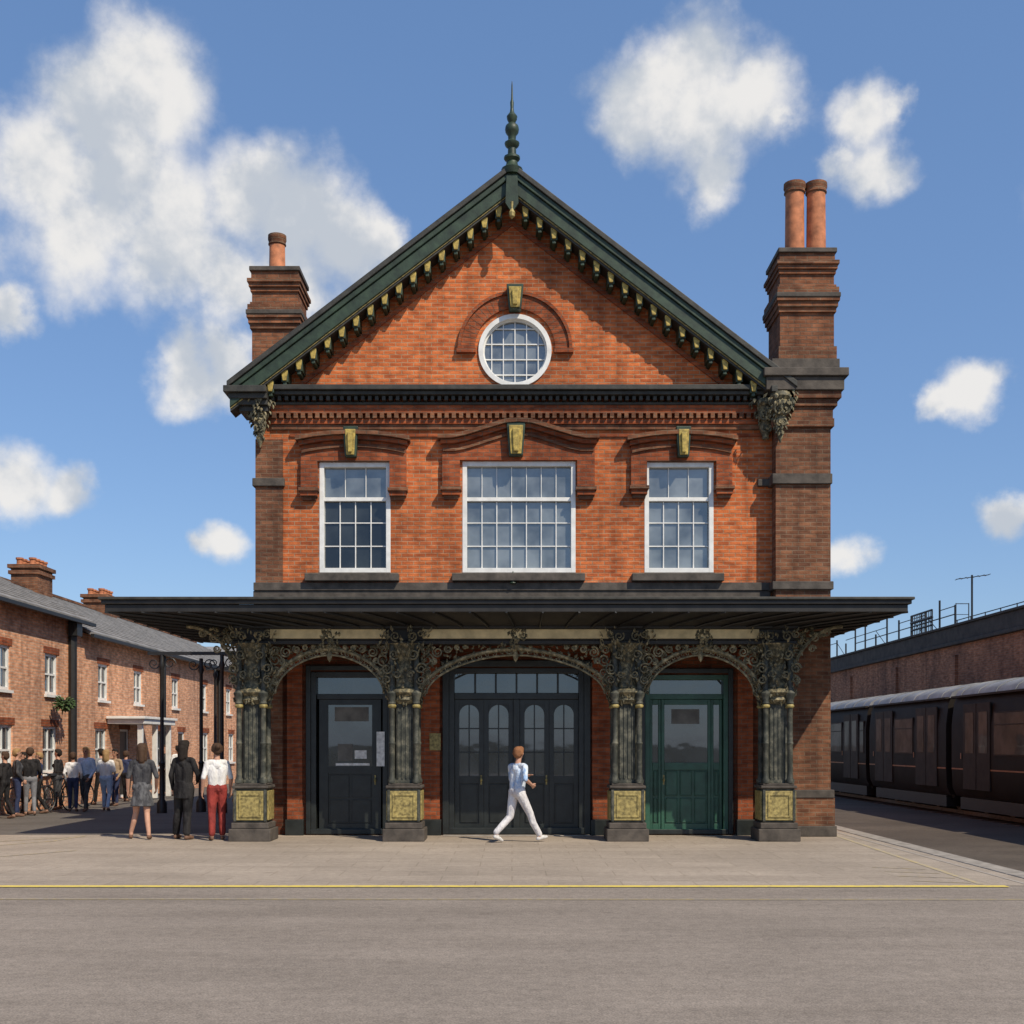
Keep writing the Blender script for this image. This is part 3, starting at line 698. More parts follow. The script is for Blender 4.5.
# ------------------------------------------------------------------ train
def train():
    G = Group('passenger_train', (12.75, 30, -.13))
    B_ = G.p('bodyshell', 'train_body', True); Rf = G.p('roofs', 'train_roof', True); Gl = G.p('windows', 'glass_train'); Tr = G.p('window_frames', 'train_trim', bevel=.008); St = G.p('stripe', 'stripe'); U = G.p('underframe', 'black_iron'); Wh = G.p('wheels', 'rail_steel', True)
    xl, xr = 11.32, 14.18; xm = (xl+xr)/2
    secs = [(13.7,22.9),(23.3,30.9),(31.3,38.0),(38.4,46.0),(46.4,56.0),(56.4,68)]
    for (a,b_) in secs:
        prof = [(xl+.12,.40),(xl+.02,.62),(xl,1.2),(xl,2.2),(xl+.06,2.75),(xl+.14,2.95),(xr-.14,2.95),(xr-.06,2.75),(xr,2.2),(xr,1.2),(xr-.02,.62),(xr-.12,.40)]
        B_.prism([(x,z) for x,z in prof], a, b_)
        rp = [(xl+.08,2.93)]+[(xm+(xl+.1-xm)*math.cos(t)*1.0, 2.95+.40*math.sin(t)) for t in [i*math.pi/10 for i in range(11)]]+[(xr-.08,2.93)]
        Rf.prism(rp, a-.02, b_+.02)
        B_.box(xl+.5, xr-.5, b_-.01, b_+.42, .7, 2.85)
        yy = a+.6
        while yy < b_-.3:
            Rf.tube([(xm+(xl+.09-xm)*math.cos(t), yy, 2.955+.405*math.sin(t)) for t in [i*math.pi/10 for i in range(11)]], .015, 4); yy += 1.1
        Tr.box(xl-.02, xl+.1, a, b_, 2.9, 2.95)
        St.box(xl-.006, xl+.03, a+.02, b_-.02, 1.08, 1.115)
        L = b_-a; dcent = [a+L*.22, b_-L*.22]
        for dcy in dcent:
            for s2 in (-.43,.43):
                Tr.box(xl-.02, xl+.02, dcy+s2-.41, dcy+s2+.41, .60, 2.72)
                Gl.box(xl-.026, xl-.0205, dcy+s2-.26, dcy+s2+.26, 1.5, 2.5)
            G.p('door_buttons','stripe').box(xl-.03, xl-.0205, dcy+.95, dcy+1.0, 1.35, 1.5)
        w0 = [a+.15, dcent[0]+1.05, dcent[1]+1.05]; w1 = [dcent[0]-1.0, dcent[1]-1.0, b_-.15]
        for p0,p1 in zip(w0,w1):
            n = max(1, int((p1-p0)/1.35)) if p1-p0 > .5 else 0
            for i in range(n):
                q0 = p0+(p1-p0)*i/n+.08; q1 = p0+(p1-p0)*(i+1)/n-.08
                Tr.box(xl-.012, xl+.02, q0-.04, q1+.04, 1.44, 2.48); Gl.box(xl-.018, xl-.0125, q0, q1, 1.48, 2.44)
                Tr.box(xl-.024, xl-.0185, q0, q1, 2.16, 2.185)
        U.box(xl+.25, xr-.25, a+.1, b_-.1, .3, .42)
        U.box(xl+.12, xl+.5, a+.3, b_-.3, .08, .38)
        for by in (a+1.5, b_-1.5):
            U.box(xl+.3, xr-.3, by-1.1, by+1.1, .15, .36); 
            for wy in (by-.8, by+.8):
                for wx in (xm-.75, xm+.75):
                    n = 20; zc_ = .38
                    vs=[(wx-.06,wy+.41*math.cos(2*math.pi*i/n),zc_+.41*math.sin(2*math.pi*i/n)) for i in range(n)]+[(wx+.06,wy+.41*math.cos(2*math.pi*i/n),zc_+.41*math.sin(2*math.pi*i/n)) for i in range(n)]
                    Wh.add(vs, [tuple(range(n)), tuple(range(n,2*n))]+[(i,(i+1)%n,(i+1)%n+n,i+n) for i in range(n)])
    G.finish()
train()
# ------------------------------------------------------------------ retaining wall
G = Group('brick_retaining_wall', (15.8,40,0)); w_ = G.p('brickwork', 'brick_wall'); pp = G.p('parapet', 'parapet', bevel=.02)
w_.box(15.6, 16.2, 14, 110, -.3, 5.2); 
y = 16
while y < 108: w_.box(15.5, 15.598, y, y+.6, -.3, 4.85); y += 6.5
pp.box(15.45, 16.3, 14, 110, 5.203, 5.32); pp.box(15.55, 16.22, 14, 110, 5.322, 5.86); pp.box(15.48, 16.28, 14, 110, 5.862, 5.95)
G.finish()
G = Group('iron_railing', (16.6,50,5.9)); r_ = G.p('bars', 'black_iron')
yy = 44
while yy < 78:
    hh = random.choice((.9,1.0,1.25,.7)); r_.tube([(16.25,yy,5.94),(16.25,yy,5.94+hh)], .04, 5)
    if yy < 76 and random.random() < .85: r_.tube([(16.25,yy,6.5),(16.25,yy+1.6,6.5)], .025, 4)
    if random.random() < .5: r_.tube([(16.25,yy,6.8),(16.25,yy+1.6,6.8)], .02, 4)
    if random.random() < .5: r_.tube([(16.25,yy,5.98),(16.25,yy+1.6,6.8)], .015, 4)
    yy += 1.6
for yy in (46,47.2,48.4): r_.tube([(16.1,yy,5.94),(16.1,yy,6.9)], .035, 5)
for z_,rr_ in ((6.88,.04),(6.6,.06),(6.3,.04),(6.45,.03)): r_.tube([(16.1,46,z_),(16.1,48.4,z_)], rr_, 5)
for i in range(12): r_.tube([(16.1,46+.2*i,5.95),(16.1,46+.2*i,6.88)], .018, 4)
r_.tube([(16.25,36,6.25),(16.25,44,6.25)], .02, 4)
yy = 36
while yy < 44: r_.tube([(16.25,yy,5.94),(16.25,yy,6.27)], .02, 4); yy += 1.3
G.finish()
G = Group('aerial_mast', (16.3,42,5.9)); r_ = G.p('mast', 'black_iron')
ay = 42.0; ax = 16.1
r_.tube([(ax,ay,5.94),(ax,ay,7.65)], .035, 6); r_.tube([(ax-.55,ay,7.5),(ax+.6,ay,7.66)], .018, 4)
for i in range(6): t = i/5; r_.tube([(ax-.5+1.05*t,ay-.25,7.507+.146*t),(ax-.5+1.05*t,ay+.25,7.507+.146*t)], .012, 4)
for s2 in (-.45,.0): r_.tube([(ax+s2,ay+.3,5.94),(ax+s2,ay+.3,6.7)], .02, 4)
r_.tube([(ax-.45,ay+.3,6.68),(ax,ay+.3,6.68)], .018, 4); r_.tube([(ax-.45,ay+.3,6.3),(ax,ay+.3,6.3)], .014, 4)
G.finish()

# ------------------------------------------------------------------ terrace houses (facade x = -12.4)
def terrace(y0, y1, HXf, eave, ridge, ys, chims, bays, name='brick_house'):
    G = Group(name, (HXf-4, (y0+y1)/2, 0)); w_ = G.p('walls', 'brick_house'); fr = G.p('window_frames', 'white_paint'); gl = G.p('glass', 'glass_house'); sl = G.p('sills', 'white_paint'); rf = G.p('roof', 'house_slate'); ir = G.p('gutters_and_pipes', 'black_iron'); dr = G.p('doors', 'door_black'); li = G.p('lintels', 'brick_trim')
    hs = []
    for yc in ys: hs.append((yc-.45, yc+.45, 3.05, 4.15, 0)); 
    for yc,kind in bays:
        hs.append((yc-.45, yc+.45, .03, 2.2, 1) if kind == 'd' else (yc-.5, yc+.5, .95, 2.2, 0))
    wall_fill(w_, [(y0,0),(y1,0),(y1,eave),(y0,eave)], [rect(*h[:4]) for h in hs], lambda u,v,d:(HXf-d,u,v), .14)
    BX = HXf-8; RXx = HXf-4
    for yy in (y0,y1): w_.add([(HXf,yy,0),(BX,yy,0),(BX,yy,eave),(RXx,yy,ridge-.05),(HXf,yy,eave)], [(0,1,2,3,4)])
    w_.add([(BX,y0,0),(BX,y1,0),(BX,y1,eave),(BX,y0,eave)], [(0,1,2,3)])
    for a,b_,c,d,k in hs:
        for q in ((a,a+.07,c,d),(b_-.07,b_,c,d),(a+.07,b_-.07,d-.07,d),(a+.07,b_-.07,c,c+.08)): fr.box(HXf-.12, HXf-.04, q[0], q[1], q[2], q[3])
        if k: dr.box(HXf-.1, HXf-.07, a+.07, b_-.07, c+.08, d-.07)
        else:
            gl.box(HXf-.11, HXf-.095, a+.05, b_-.05, c+.05, d-.05)
            fr.box(HXf-.094, HXf-.05, a+.07, b_-.07, (c+d)/2-.025, (c+d)/2+.025); fr.box(HXf-.093, HXf-.055, (a+b_)/2-.018, (a+b_)/2+.018, c+.08, d-.07)
            sl.box(HXf-.02+.022, HXf+.07, a-.05, b_+.05, c-.07, c-.002)
        li.box(HXf+.002, HXf+.012, a-.1, b_+.1, d+.0, d+.18)
    t = .1
    for s2,xe in ((1,HXf+.3),(-1,BX-.3)):
        ez = eave-.3*(ridge-eave)/4
        n = [(xe,ez+.06),(xe,ez+.06+t),(RXx,ridge+.06+t),(RXx,ridge+.06)]
        rf.prism(n, y0-.1, y1+.1)
    for i in range(1,16):
        f = i/16; xx = HXf+.3-(4.3)*f; zz = eave-.3*(ridge-eave)/4+.165+(ridge-eave)*(4.3/4)*f
        rf.box(xx-.02, xx+.02, y0-.1, y1+.1, zz-.01, zz+.012)
    G.p('ridge_tiles', 'brick_brown').box(RXx-.1, RXx+.1, y0-.1, y1+.1, ridge+.13, ridge+.22)
    ir.box(HXf+.28, HXf+.38, y0-.1, y1+.1, eave-.14, eave-.05)
    ch = G.p('chimneys', 'brick_brown'); cp = G.p('chimney_pots', 'terracotta')
    for (cy,w,zt) in chims:
        ch.box(RXx-.45, RXx+.45, cy-w/2, cy+w/2, ridge-.6, zt); ch.box(RXx-.52, RXx+.52, cy-w/2-.07, cy+w/2+.07, zt-.3, zt-.18); ch.box(RXx-.54, RXx+.54, cy-w/2-.09, cy+w/2+.09, zt-.1, zt-.003+.03)
        nn = 4
        for i in range(nn):
            for sx in (-.22,.22): cp.lathe(RXx+sx, cy-w/2+w*(i+.5)/nn, [(.12,zt+.03),(.1,zt+.08),(.1,zt+.2),(.13,zt+.21),(.13,zt+.27),(.09,zt+.27)], 10)
    return G, ir
G, ir = terrace(17, 34.6, -12.4, 5.25, 7.15, [19,22.5,25.8,29.2,32.3], [(33.5,1.2,7.4)], [(20,'w'),(24,'d'),(27,'w'),(29.3,'w'),(32.2,'w')])
for yy in (33.6,): ir.tube([(-12.3,yy,0),(-12.3,yy,5.2)], .12, 8); ir.box(-12.35,-12.1,yy-.2,yy+.2,4.75,5.1)
ir.tube([(-12.38,32.3,2.9),(-11.9,32.3,2.9)], .02, 5)
fb = G.p('flower_basket', 'foliage')
for i in range(160):
    v = Vector((random.gauss(0,1),random.gauss(0,1),random.gauss(0,.7))).normalized()*random.uniform(.1,.32); fb.leaf((-12.05+v.x*.8, 32.3+v.y*1.4, 2.8+v.z*.8), .14, .09, v, (0,0,1))
G.finish()
G, ir = terrace(34.62, 62, -12.4, 4.95, 6.85, [36.4,39.8,44.2,48.3,52.5,57], [(41,1.3,7.75),(47.8,1.3,7.6)], [(36.2,'w'),(38.4,'d'),(42,'w'),(45,'d'),(48.5,'w'),(53,'w'),(57,'d')])
for yy in (42.3,50.5): ir.tube([(-12.3,yy,0),(-12.3,yy,4.9)], .11, 8)
po = G.p('white_porch', 'white_paint', bevel=.01)
for yy in (36.9,38.4,39.9): po.box(-11.5,-11.35,yy-.07,yy+.07,0,2.35)
po.box(-12.38,-11.25,36.7,40.1,2.352,2.5); po.box(-12.38,-11.2,36.6,40.2,2.502,2.58)
G.finish()
G = Group('brick_house', (-9,70,0)); w_ = G.p('walls','brick_wall'); rf = G.p('roof','house_slate'); fr = G.p('window_frames','white_paint'); gl = G.p('glass','glass_house')
hs = [(-19+i*2.4, -18+i*2.4, z, z+1.3) for i in range(8) for z in (1.0,3.6)]
wall_fill(w_, [(-20,0),(2,0),(2,6),(-20,6)], [rect(*h) for h in hs], lambda u,v,d:(u,68+d,v), .15)
for h in hs:
    gl.box(h[0],h[1],68.12,68.14,h[2],h[3]); fr.box(h[0],h[1],68.08,68.115,(h[2]+h[3])/2-.03,(h[2]+h[3])/2+.03); fr.box((h[0]+h[1])/2-.03,(h[0]+h[1])/2+.03,68.07,68.112,h[2],h[3])
rf.prismx([(67.6,5.95),(67.6,6.05),(72,7.6),(76.4,6.05),(76.4,5.95),(72,7.45)], -20.3, 2.3)
w_.add([(-20,68,0),(-20,76,0),(-20,76,6),(-20,72,7.4),(-20,68,6)],[(0,1,2,3,4)])
G.finish()
G = Group('iron_canopy_frame', (-8.1,31,0)); r_ = G.p('posts','black_iron',True)
def pst(x,y,h): r_.lathe(x,y,[(.13,0),(.13,.25),(.07,.35),(.06,1.2),(.08,1.25),(.05,1.3),(.045,h-.4),(.08,h-.3),(.05,h-.2),(.05,h)],10)
posts = [(-8.75,30,4.0),(-7.9,30.5,3.9),(-7.25,30,4.0),(-8.9,36,4.1),(-7.4,36,4.1)]
for q in posts: pst(*q)
bmn = G.p('beams','black_iron')
bmn.box(-9.1,-6.4,29.95,30.05,3.95,4.03); bmn.box(-8.80,-8.70,30.08,36,3.96,4.04); bmn.box(-7.30,-7.20,30.08,36,3.96,4.04); bmn.box(-9.2,-6.6,36.01,36.11,3.95,4.05)
for q in posts[:3]:
    for s2 in (-1,1): G.p('scrolls','black_iron').scroll(q[0]+s2*.2, q[1], 3.74, .15, 1.4, 0, s2, .018)
G.finish()
# ------------------------------------------------------------------ bicycles
def bicycle(x, y, ang):
    G = Group('bicycle', (x,y,0)); r_ = G.p('frame','black_iron'); t_ = G.p('wheels','black_iron')
    c,s_ = math.cos(ang), math.sin(ang)
    def L(u,z,v=0): return (x+u*c-v*s_, y+u*s_+v*c, z)
    for u in (-.52,.52):
        t_.tube([L(u+.33*math.cos(a), .35+.33*math.sin(a)) for a in [i*2*math.pi/24 for i in range(24)]], .02, 6, True)
        for i in range(8): a = i*math.pi/8; t_.tube([L(u+.32*math.cos(a), .35+.32*math.sin(a)), L(u-.32*math.cos(a), .35-.32*math.sin(a))], .003, 3)
    for A,B_ in (((-.52,.35),(-.05,.32)),((-.52,.35),(-.2,.82)),((-.05,.32),(-.2,.9)),((-.05,.32),(.36,.78)),((-.18,.8),(.36,.85)),((.52,.35),(.34,.95))): r_.tube([L(*A),L(*B_)], .018, 6)
    r_.tube([L(.3,1.0,-.25),L(.34,1.0,0),L(.3,1.0,.25)], .015, 6); r_.tube([L(-.33,.93),L(-.08,.94)], .05, 6)
    G.finish()
for x,y,a in ((-11.8,29.4,1.2),(-11.6,30.6,1.35),(-11.8,32.0,1.1)): bicycle(x,y,a)

# ------------------------------------------------------------------ people
def sdf_caps(P, a, ra, b_, rb):
    a = np.array(a); b_ = np.array(b_); d = b_-a; L = max(1e-9, float(d@d))
    t = np.clip(((P-a)@d)/L, 0, 1); return np.linalg.norm(P-(a+t[:,None]*d), axis=1)-(ra+(rb-ra)*t)
def person(name, loc, heading, pal, pose=None, skirt=None, hair='short', scale=1.0, female=False, sleeve='long', legs='pants', voxel=.008, turn=0, slim=1.0, wide=1.0):
    po = dict(hipz=.90, lk=(-.095,.02,.48), la=(-.10,-.01,.085), rk=(.095,.02,.48), ra=(.10,-.01,.085), ltoe=None, rtoe=None,
              le=(-.24,-.03,1.12), lw=(-.25,.06,.88), re=(.24,-.03,1.12), rw=(.25,.06,.88), lean=0.0)
    po.update(pose or {})
    C = []
    def cap(a,ra,b_,rb,l): C.append((tuple(a),ra*1.0,tuple(b_),rb,l))
    hz = po['hipz']; ln = po['lean']; dz = hz-.90; sw = .165 if female else .185; s = slim
    def T(x,y,z): return (x, y+ln*(z-hz), z+dz)
    low = 'pants' if skirt is None else 'skirt'
    cap(T(-.07,0,.93),.112*s,T(.07,0,.93),.112*s,low)
    cap(T(-.055,0,1.0),.10*s,T(-.07,.005,1.27),.108*s,'top'); cap(T(.055,0,1.0),.10*s,T(.07,.005,1.27),.108*s,'top')
    cap(T(0,.02,1.02),.10*s,T(0,.02,1.3),.105*s,'top')
    cap(T(-sw+.03,-.005,1.385),.058,T(sw-.03,-.005,1.385),.058,'top'); cap(T(0,-.01,1.33),.10,T(0,-.01,1.40),.062,'top')
    if female: cap(T(-.07,.085,1.26),.062,T(.07,.085,1.26),.062,'top')
    cap(T(0,-.01,1.42),.054,T(0,.01,1.53),.048,'skin')
    ct, st = math.cos(turn), math.sin(turn)
    def H(x,y,z): 
        return T(x*ct-y*st, x*st+y*ct, z)
    cap(H(0,.03,1.555),.056,H(0,.005,1.635),.086,'skin'); cap(H(0,-.015,1.62),.085,H(0,.01,1.64),.084,'skin')
    cap(H(0,.088,1.615),.011,H(0,.106,1.582),.015,'skin'); cap(H(0,.07,1.522),.022,H(0,.06,1.53),.026,'skin')
    for q in (-1,1):
        cap(H(q*.086,-.005,1.585),.012,H(q*.09,-.01,1.612),.016,'skin')
        cap(H(q*.032,.079,1.612),.0115,H(q*.034,.079,1.612),.0115,'eye'); cap(H(q*.018,.086,1.632),.008,H(q*.05,.074,1.634),.007,'hair')
    cap(H(-.018,.082,1.553),.0085,H(.018,.082,1.553),.0085,'lip')
    cap(H(0,-.025,1.652),.090,H(0,-.04,1.60),.080,'hair'); cap(H(-.03,.03,1.685),.055,H(.03,.03,1.685),.055,'hair')
    for q in (-1,1): cap(H(q*.055,-.01,1.66),.048,H(q*.06,-.03,1.61),.042,'hair')
    if hair == 'long': cap(H(0,-.055,1.6),.078,H(0,-.075,1.42),.055,'hair'); cap(H(-.05,-.04,1.58),.045,H(-.06,-.05,1.44),.035,'hair'); cap(H(.05,-.04,1.58),.045,H(.06,-.05,1.44),.035,'hair')
    if hair == 'bun': cap(H(0,-.12,1.66),.045,H(0,-.13,1.67),.045,'hair')
    for q,el,wr in ((-1,po['le'],po['lw']),(1,po['re'],po['rw'])):
        sh = Vector(T(q*sw,-.005,1.375)); el = Vector(T(*el)); wr = Vector(T(*wr))
        cap(sh,.056*s,sh*.5+el*.5,.052*s,'top'); cap(sh*.5+el*.5,.049*s,el,.044*s,'top' if sleeve != 'none' else 'skin')
        lab = 'top' if sleeve == 'long' else 'skin'
        cap(el,.041 if lab=='skin' else .044,wr,.027 if lab=='skin' else .034,lab)
        d = (wr-el).normalized(); cap(wr-d*.01,.026,wr+d*.02,.027,'skin')
        fwd = Vector((0,1,0)); ax = (fwd-d*fwd.dot(d)); ax = ax.normalized() if ax.length > .2 else Vector((0,0,1)); nrm = Vector((-q,0,0)); nrm = (nrm-d*nrm.dot(d)); nrm = nrm.normalized() if nrm.length > .1 else Vector((0,0,1))
        for off in (-.022,0,.022): cap(wr+d*.015+ax*off*.6,.017,wr+d*.085+ax*off,.0155,'skin')
        for i,(off,Lf) in enumerate(((.032,.068),(.0115,.078),(-.0095,.072),(-.030,.056))):
            b0 = wr+d*.085+ax*off; b1 = b0+d*Lf*.5+nrm*.008; b2 = b1+d*Lf*.42+nrm*.026
            cap(b0,.0092,b1,.0088,'skin'); cap(b1,.0088,b2,.0075,'skin')
        t0 = wr+d*.025+ax*.025; t1 = t0+d*.035+ax*.032+nrm*.01; t2 = t1+d*.032+ax*.008+nrm*.008
        cap(t0,.014,t1,.0115,'skin'); cap(t1,.0115,t2,.009,'skin')
    for q,kn,an in ((-1,po['lk'],po['la']),(1,po['rk'],po['ra'])):
        hp = Vector((q*.085,0,hz)); kn = Vector(kn); an = Vector(an)
        lt = 'pants' if legs == 'pants' else 'skin'
        e = 1.0*wide if legs == 'pants' else .88
        cap(hp,.092*s*max(1,wide*.95),kn,.060*e,lt); mid = kn*.62+an*.38+Vector((0,-.018,0))
        cap(kn,.058*e,mid,.056*e,lt); cap(mid,.056*e,an+Vector((0,0,.04)),.042*e if lt=='skin' else .05*wide,lt)
        cap(an+Vector((0,0,.03)),.036,an,.038,'skin')
        toe = po['ltoe'] if q < 0 else po['rtoe']
        toe = Vector(toe) if toe else Vector((an.x+q*.02, an.y+.165, .032))
        heel = an+Vector((0,-.03,-.043)); heel.z = max(heel.z,.036)
        cap(heel,.036,toe*.65+heel*.35+Vector((0,0,.008)),.038,'shoe'); cap(toe*.65+heel*.35,.037,toe,.027,'shoe'); cap(an+Vector((0,0,-.01)),.036,toe*.4+heel*.6+Vector((0,0,.012)),.034,'shoe')
    for c in pal.get('extra', []): C.append(c)
    bm = bmesh.new()
    for a,ra,b_,rb,l in C:
        a = Vector(a); b_ = Vector(b_)
        for pnt,rr in ((a,ra),(b_,rb)): bmesh.ops.create_icosphere(bm, subdivisions=2, radius=rr, matrix=Matrix.Translation(pnt))
        d = b_-a
        if d.length > 1e-3:
            q = d.to_track_quat('Z','Y'); M = Matrix.Translation((a+b_)/2) @ q.to_matrix().to_4x4()
            bmesh.ops.create_cone(bm, cap_ends=True, segments=16, radius1=ra, radius2=rb, depth=d.length, matrix=M)
    if skirt:
        (z0,rx0,ry0),(z1,rx1,ry1) = skirt; n = 28; rings = []
        for j in range(7):
            t = j/6; z = z0+(z1-z0)*t; row = []
            for i in range(n):
                a = 2*math.pi*i/n; w = 1+.05*(1-t)*math.sin(a*7+1)
                row.append(bm.verts.new(((rx0+(rx1-rx0)*t)*w*math.cos(a), (ry0+(ry1-ry0)*t)*w*math.sin(a), z+dz)))
            rings.append(row)
        for j in range(6):
            for i in range(n): bm.faces.new((rings[j][i], rings[j][(i+1)%n], rings[j+1][(i+1)%n], rings[j+1][i]))
        bm.faces.new(rings[0][::-1]); bm.faces.new(rings[-1])
    me = bpy.data.meshes.new(name+'_src'); bm.to_mesh(me); bm.free()
    tmp = bpy.data.objects.new('tmp', me); sc.collection.objects.link(tmp)
    rm = tmp.modifiers.new('r','REMESH'); rm.mode = 'VOXEL'; rm.voxel_size = voxel
    sm = tmp.modifiers.new('s','SMOOTH'); sm.factor = .5; sm.iterations = 2
    dg = bpy.context.evaluated_depsgraph_get(); dg.update()
    m2 = bpy.data.meshes.new_from_object(tmp.evaluated_get(dg)); bpy.data.objects.remove(tmp)
    n = len(m2.polygons); cen = np.empty(n*3); m2.polygons.foreach_get('center', cen); cen = cen.reshape(-1,3)
    labs = sorted(set(c[4] for c in C)|({'skirt'} if skirt else set()))
    best = np.full(n, 1e9); idx = np.zeros(n, dtype=np.int32)
    for a,ra,b_,rb,l in C:
        d = sdf_caps(cen, a, ra, b_, rb)
        if l in ('eye','lip'): d = d-.002
        mk = d < best; best[mk] = d[mk]; idx[mk] = labs.index(l)
    if skirt:
        (z0,rx0,ry0),(z1,rx1,ry1) = skirt; t = np.clip((cen[:,2]-dz-z0)/(z1-z0),0,1)
        rx = rx0+(rx1-rx0)*t; ry = ry0+(ry1-ry0)*t
        d = (np.sqrt((cen[:,0]/rx)**2+(cen[:,1]/ry)**2)-1)*rx
        out = np.maximum(z0-.012-(cen[:,2]-dz), (cen[:,2]-dz)-z1-.005); d = np.where(out > 0, 1e3, d-.01)
        mk = d < best; best[mk] = d[mk]; idx[mk] = labs.index('skirt')
    for l in labs: m2.materials.append(MATS[pal[l]])
    m2.polygons.foreach_set('material_index', idx); m2.polygons.foreach_set('use_smooth', [True]*n)
    m2.name = name; m2.update()
    o = bpy.data.objects.new(name, m2); o.location = loc; o.rotation_euler = (0,0,heading); o.scale = (scale,)*3
    sc.collection.objects.link(o); return o
skin = simple('skin_light', (.52,.29,.20), .55, .08); skin2 = simple('skin_tan', (.38,.2,.13), .55, .08)
lip = simple('lip', (.35,.12,.09)); eye = simple('eye', (.03,.025,.02), .3)
hb = simple('hair_brown', (.07,.04,.025)); hk = simple('hair_dark', (.02,.015,.012)); hg = simple('hair_ginger', (.25,.11,.05)); hbl = simple('hair_blond', (.32,.2,.09))
def pal(top, pants, shoe, hair, sk=skin, skirt=None, extra=None):
    return dict(top=top, pants=pants, shoe=shoe, hair=hair, skin=sk, lip=lip, eye=eye, skirt=skirt or pants, extra=extra or [])
def cloth(name, c0, c1, sc_=9):
    m, nt, b = nodes_of(name); tcn = N(nt,'ShaderNodeTexCoord'); mp = N(nt,'ShaderNodeMapping'); mp.inputs['Scale'].default_value = (1,1,.45); nt.links.new(tcn.outputs['Object'], mp.inputs[0])
    nz = noise(nt, mp.outputs[0], sc_, 4, .6); nt.links.new(ramp(nt, nz, .42, c0, .58, c1), b.inputs['Base Color']); b.inputs['Roughness'].default_value = .85
    b.inputs['Specular IOR Level'].default_value = .2
    bump(nt, b, noise(nt, mp.outputs[0], 13, 3), .9, .04); return name
cloth('cloth_blue_check', (.30,.44,.66), (.72,.76,.80))
c_ltr = cloth('cloth_light_trousers', (.58,.56,.57), (.72,.70,.69), 6)
c_white = cloth('cloth_white', (.66,.64,.61), (.78,.76,.74), 6); c_red = cloth('cloth_red', (.21,.035,.03), (.32,.05,.04), 6)
c_char = cloth('cloth_charcoal', (.035,.035,.04), (.075,.075,.08), 8); c_dg = cloth('cloth_dark_grey', (.06,.06,.065), (.13,.13,.135), 12); c_black = cloth('cloth_black', (.014,.013,.014), (.03,.028,.028), 6)
c_blue = simple('cloth_pale_blue', (.38,.48,.62))
c_shoe = simple('shoe_brown', (.16,.09,.06)); c_navy = simple('cloth_navy', (.03,.04,.09)); c_grey = simple('cloth_grey', (.2,.2,.21)); c_wshoe = simple('shoe_white', (.6,.58,.55)); c_tan = simple('cloth_tan', (.35,.25,.16))
person('walking_man', (xs(517,20.95), 20.95, 0), rad(-48), pal('cloth_blue_check', c_ltr, c_wshoe, hg),
       pose=dict(hipz=.865, rk=(.13,.20,.50), ra=(.17,.38,.10), rtoe=(.20,.53,.085), lk=(-.13,-.05,.45), la=(-.17,-.34,.15), ltoe=(-.16,-.21,.035),
                 le=(-.28,.10,1.14), lw=(-.10,.26,1.20), re=(.31,-.10,1.16), rw=(.24,.12,1.06), lean=.05), sleeve='short', scale=.985, turn=.35, wide=1.1)
Y1 = 21.7
person('standing_woman', (xs(142,Y1), Y1, 0), rad(12), pal(c_char, c_char, c_shoe, hb, skirt=c_dg), skirt=((.60,.21,.17),(1.02,.125,.11)), hair='long', female=True, sleeve='short', legs='bare', scale=1.0,
       pose=dict(lk=(-.11,.08,.48), la=(-.20,.12,.085), rk=(.09,-.04,.48), ra=(.13,-.16,.09), re=(.26,-.06,1.13), rw=(.24,.10,.93)))
person('standing_woman', (xs(184,Y1-.1), Y1-.1, 0), rad(-15), pal(c_black, c_black, c_shoe, hk, skirt=c_black), hair='long', female=True, legs='pants', scale=1.03, wide=1.25, skirt=((.72,.175,.15),(1.02,.14,.12)),
       pose=dict(lk=(-.13,.04,.48), la=(-.19,.06,.085), rk=(.08,-.02,.48), ra=(.10,-.08,.085), re=(.25,.04,1.13), rw=(.14,.22,1.02)))
bagl = simple('bag_brown', (.16,.06,.04)); 
pl = pal(c_white, c_red, c_shoe, hb, skin); pl['bag'] = bagl
pl['extra'] = [((.33,-.02,.80),.05,(.33,.10,.80),.05,'bag'),((.33,-.02,.70),.055,(.33,.10,.70),.055,'bag')]
person('standing_woman', (xs(217,Y1-.25), Y1-.25, 0), rad(20), pl, hair='bun', female=True, sleeve='short', scale=1.0, wide=1.15,
       pose=dict(lk=(-.09,-.02,.48), la=(-.10,-.12,.09), rk=(.09,.05,.48), ra=(.10,.04,.085)))
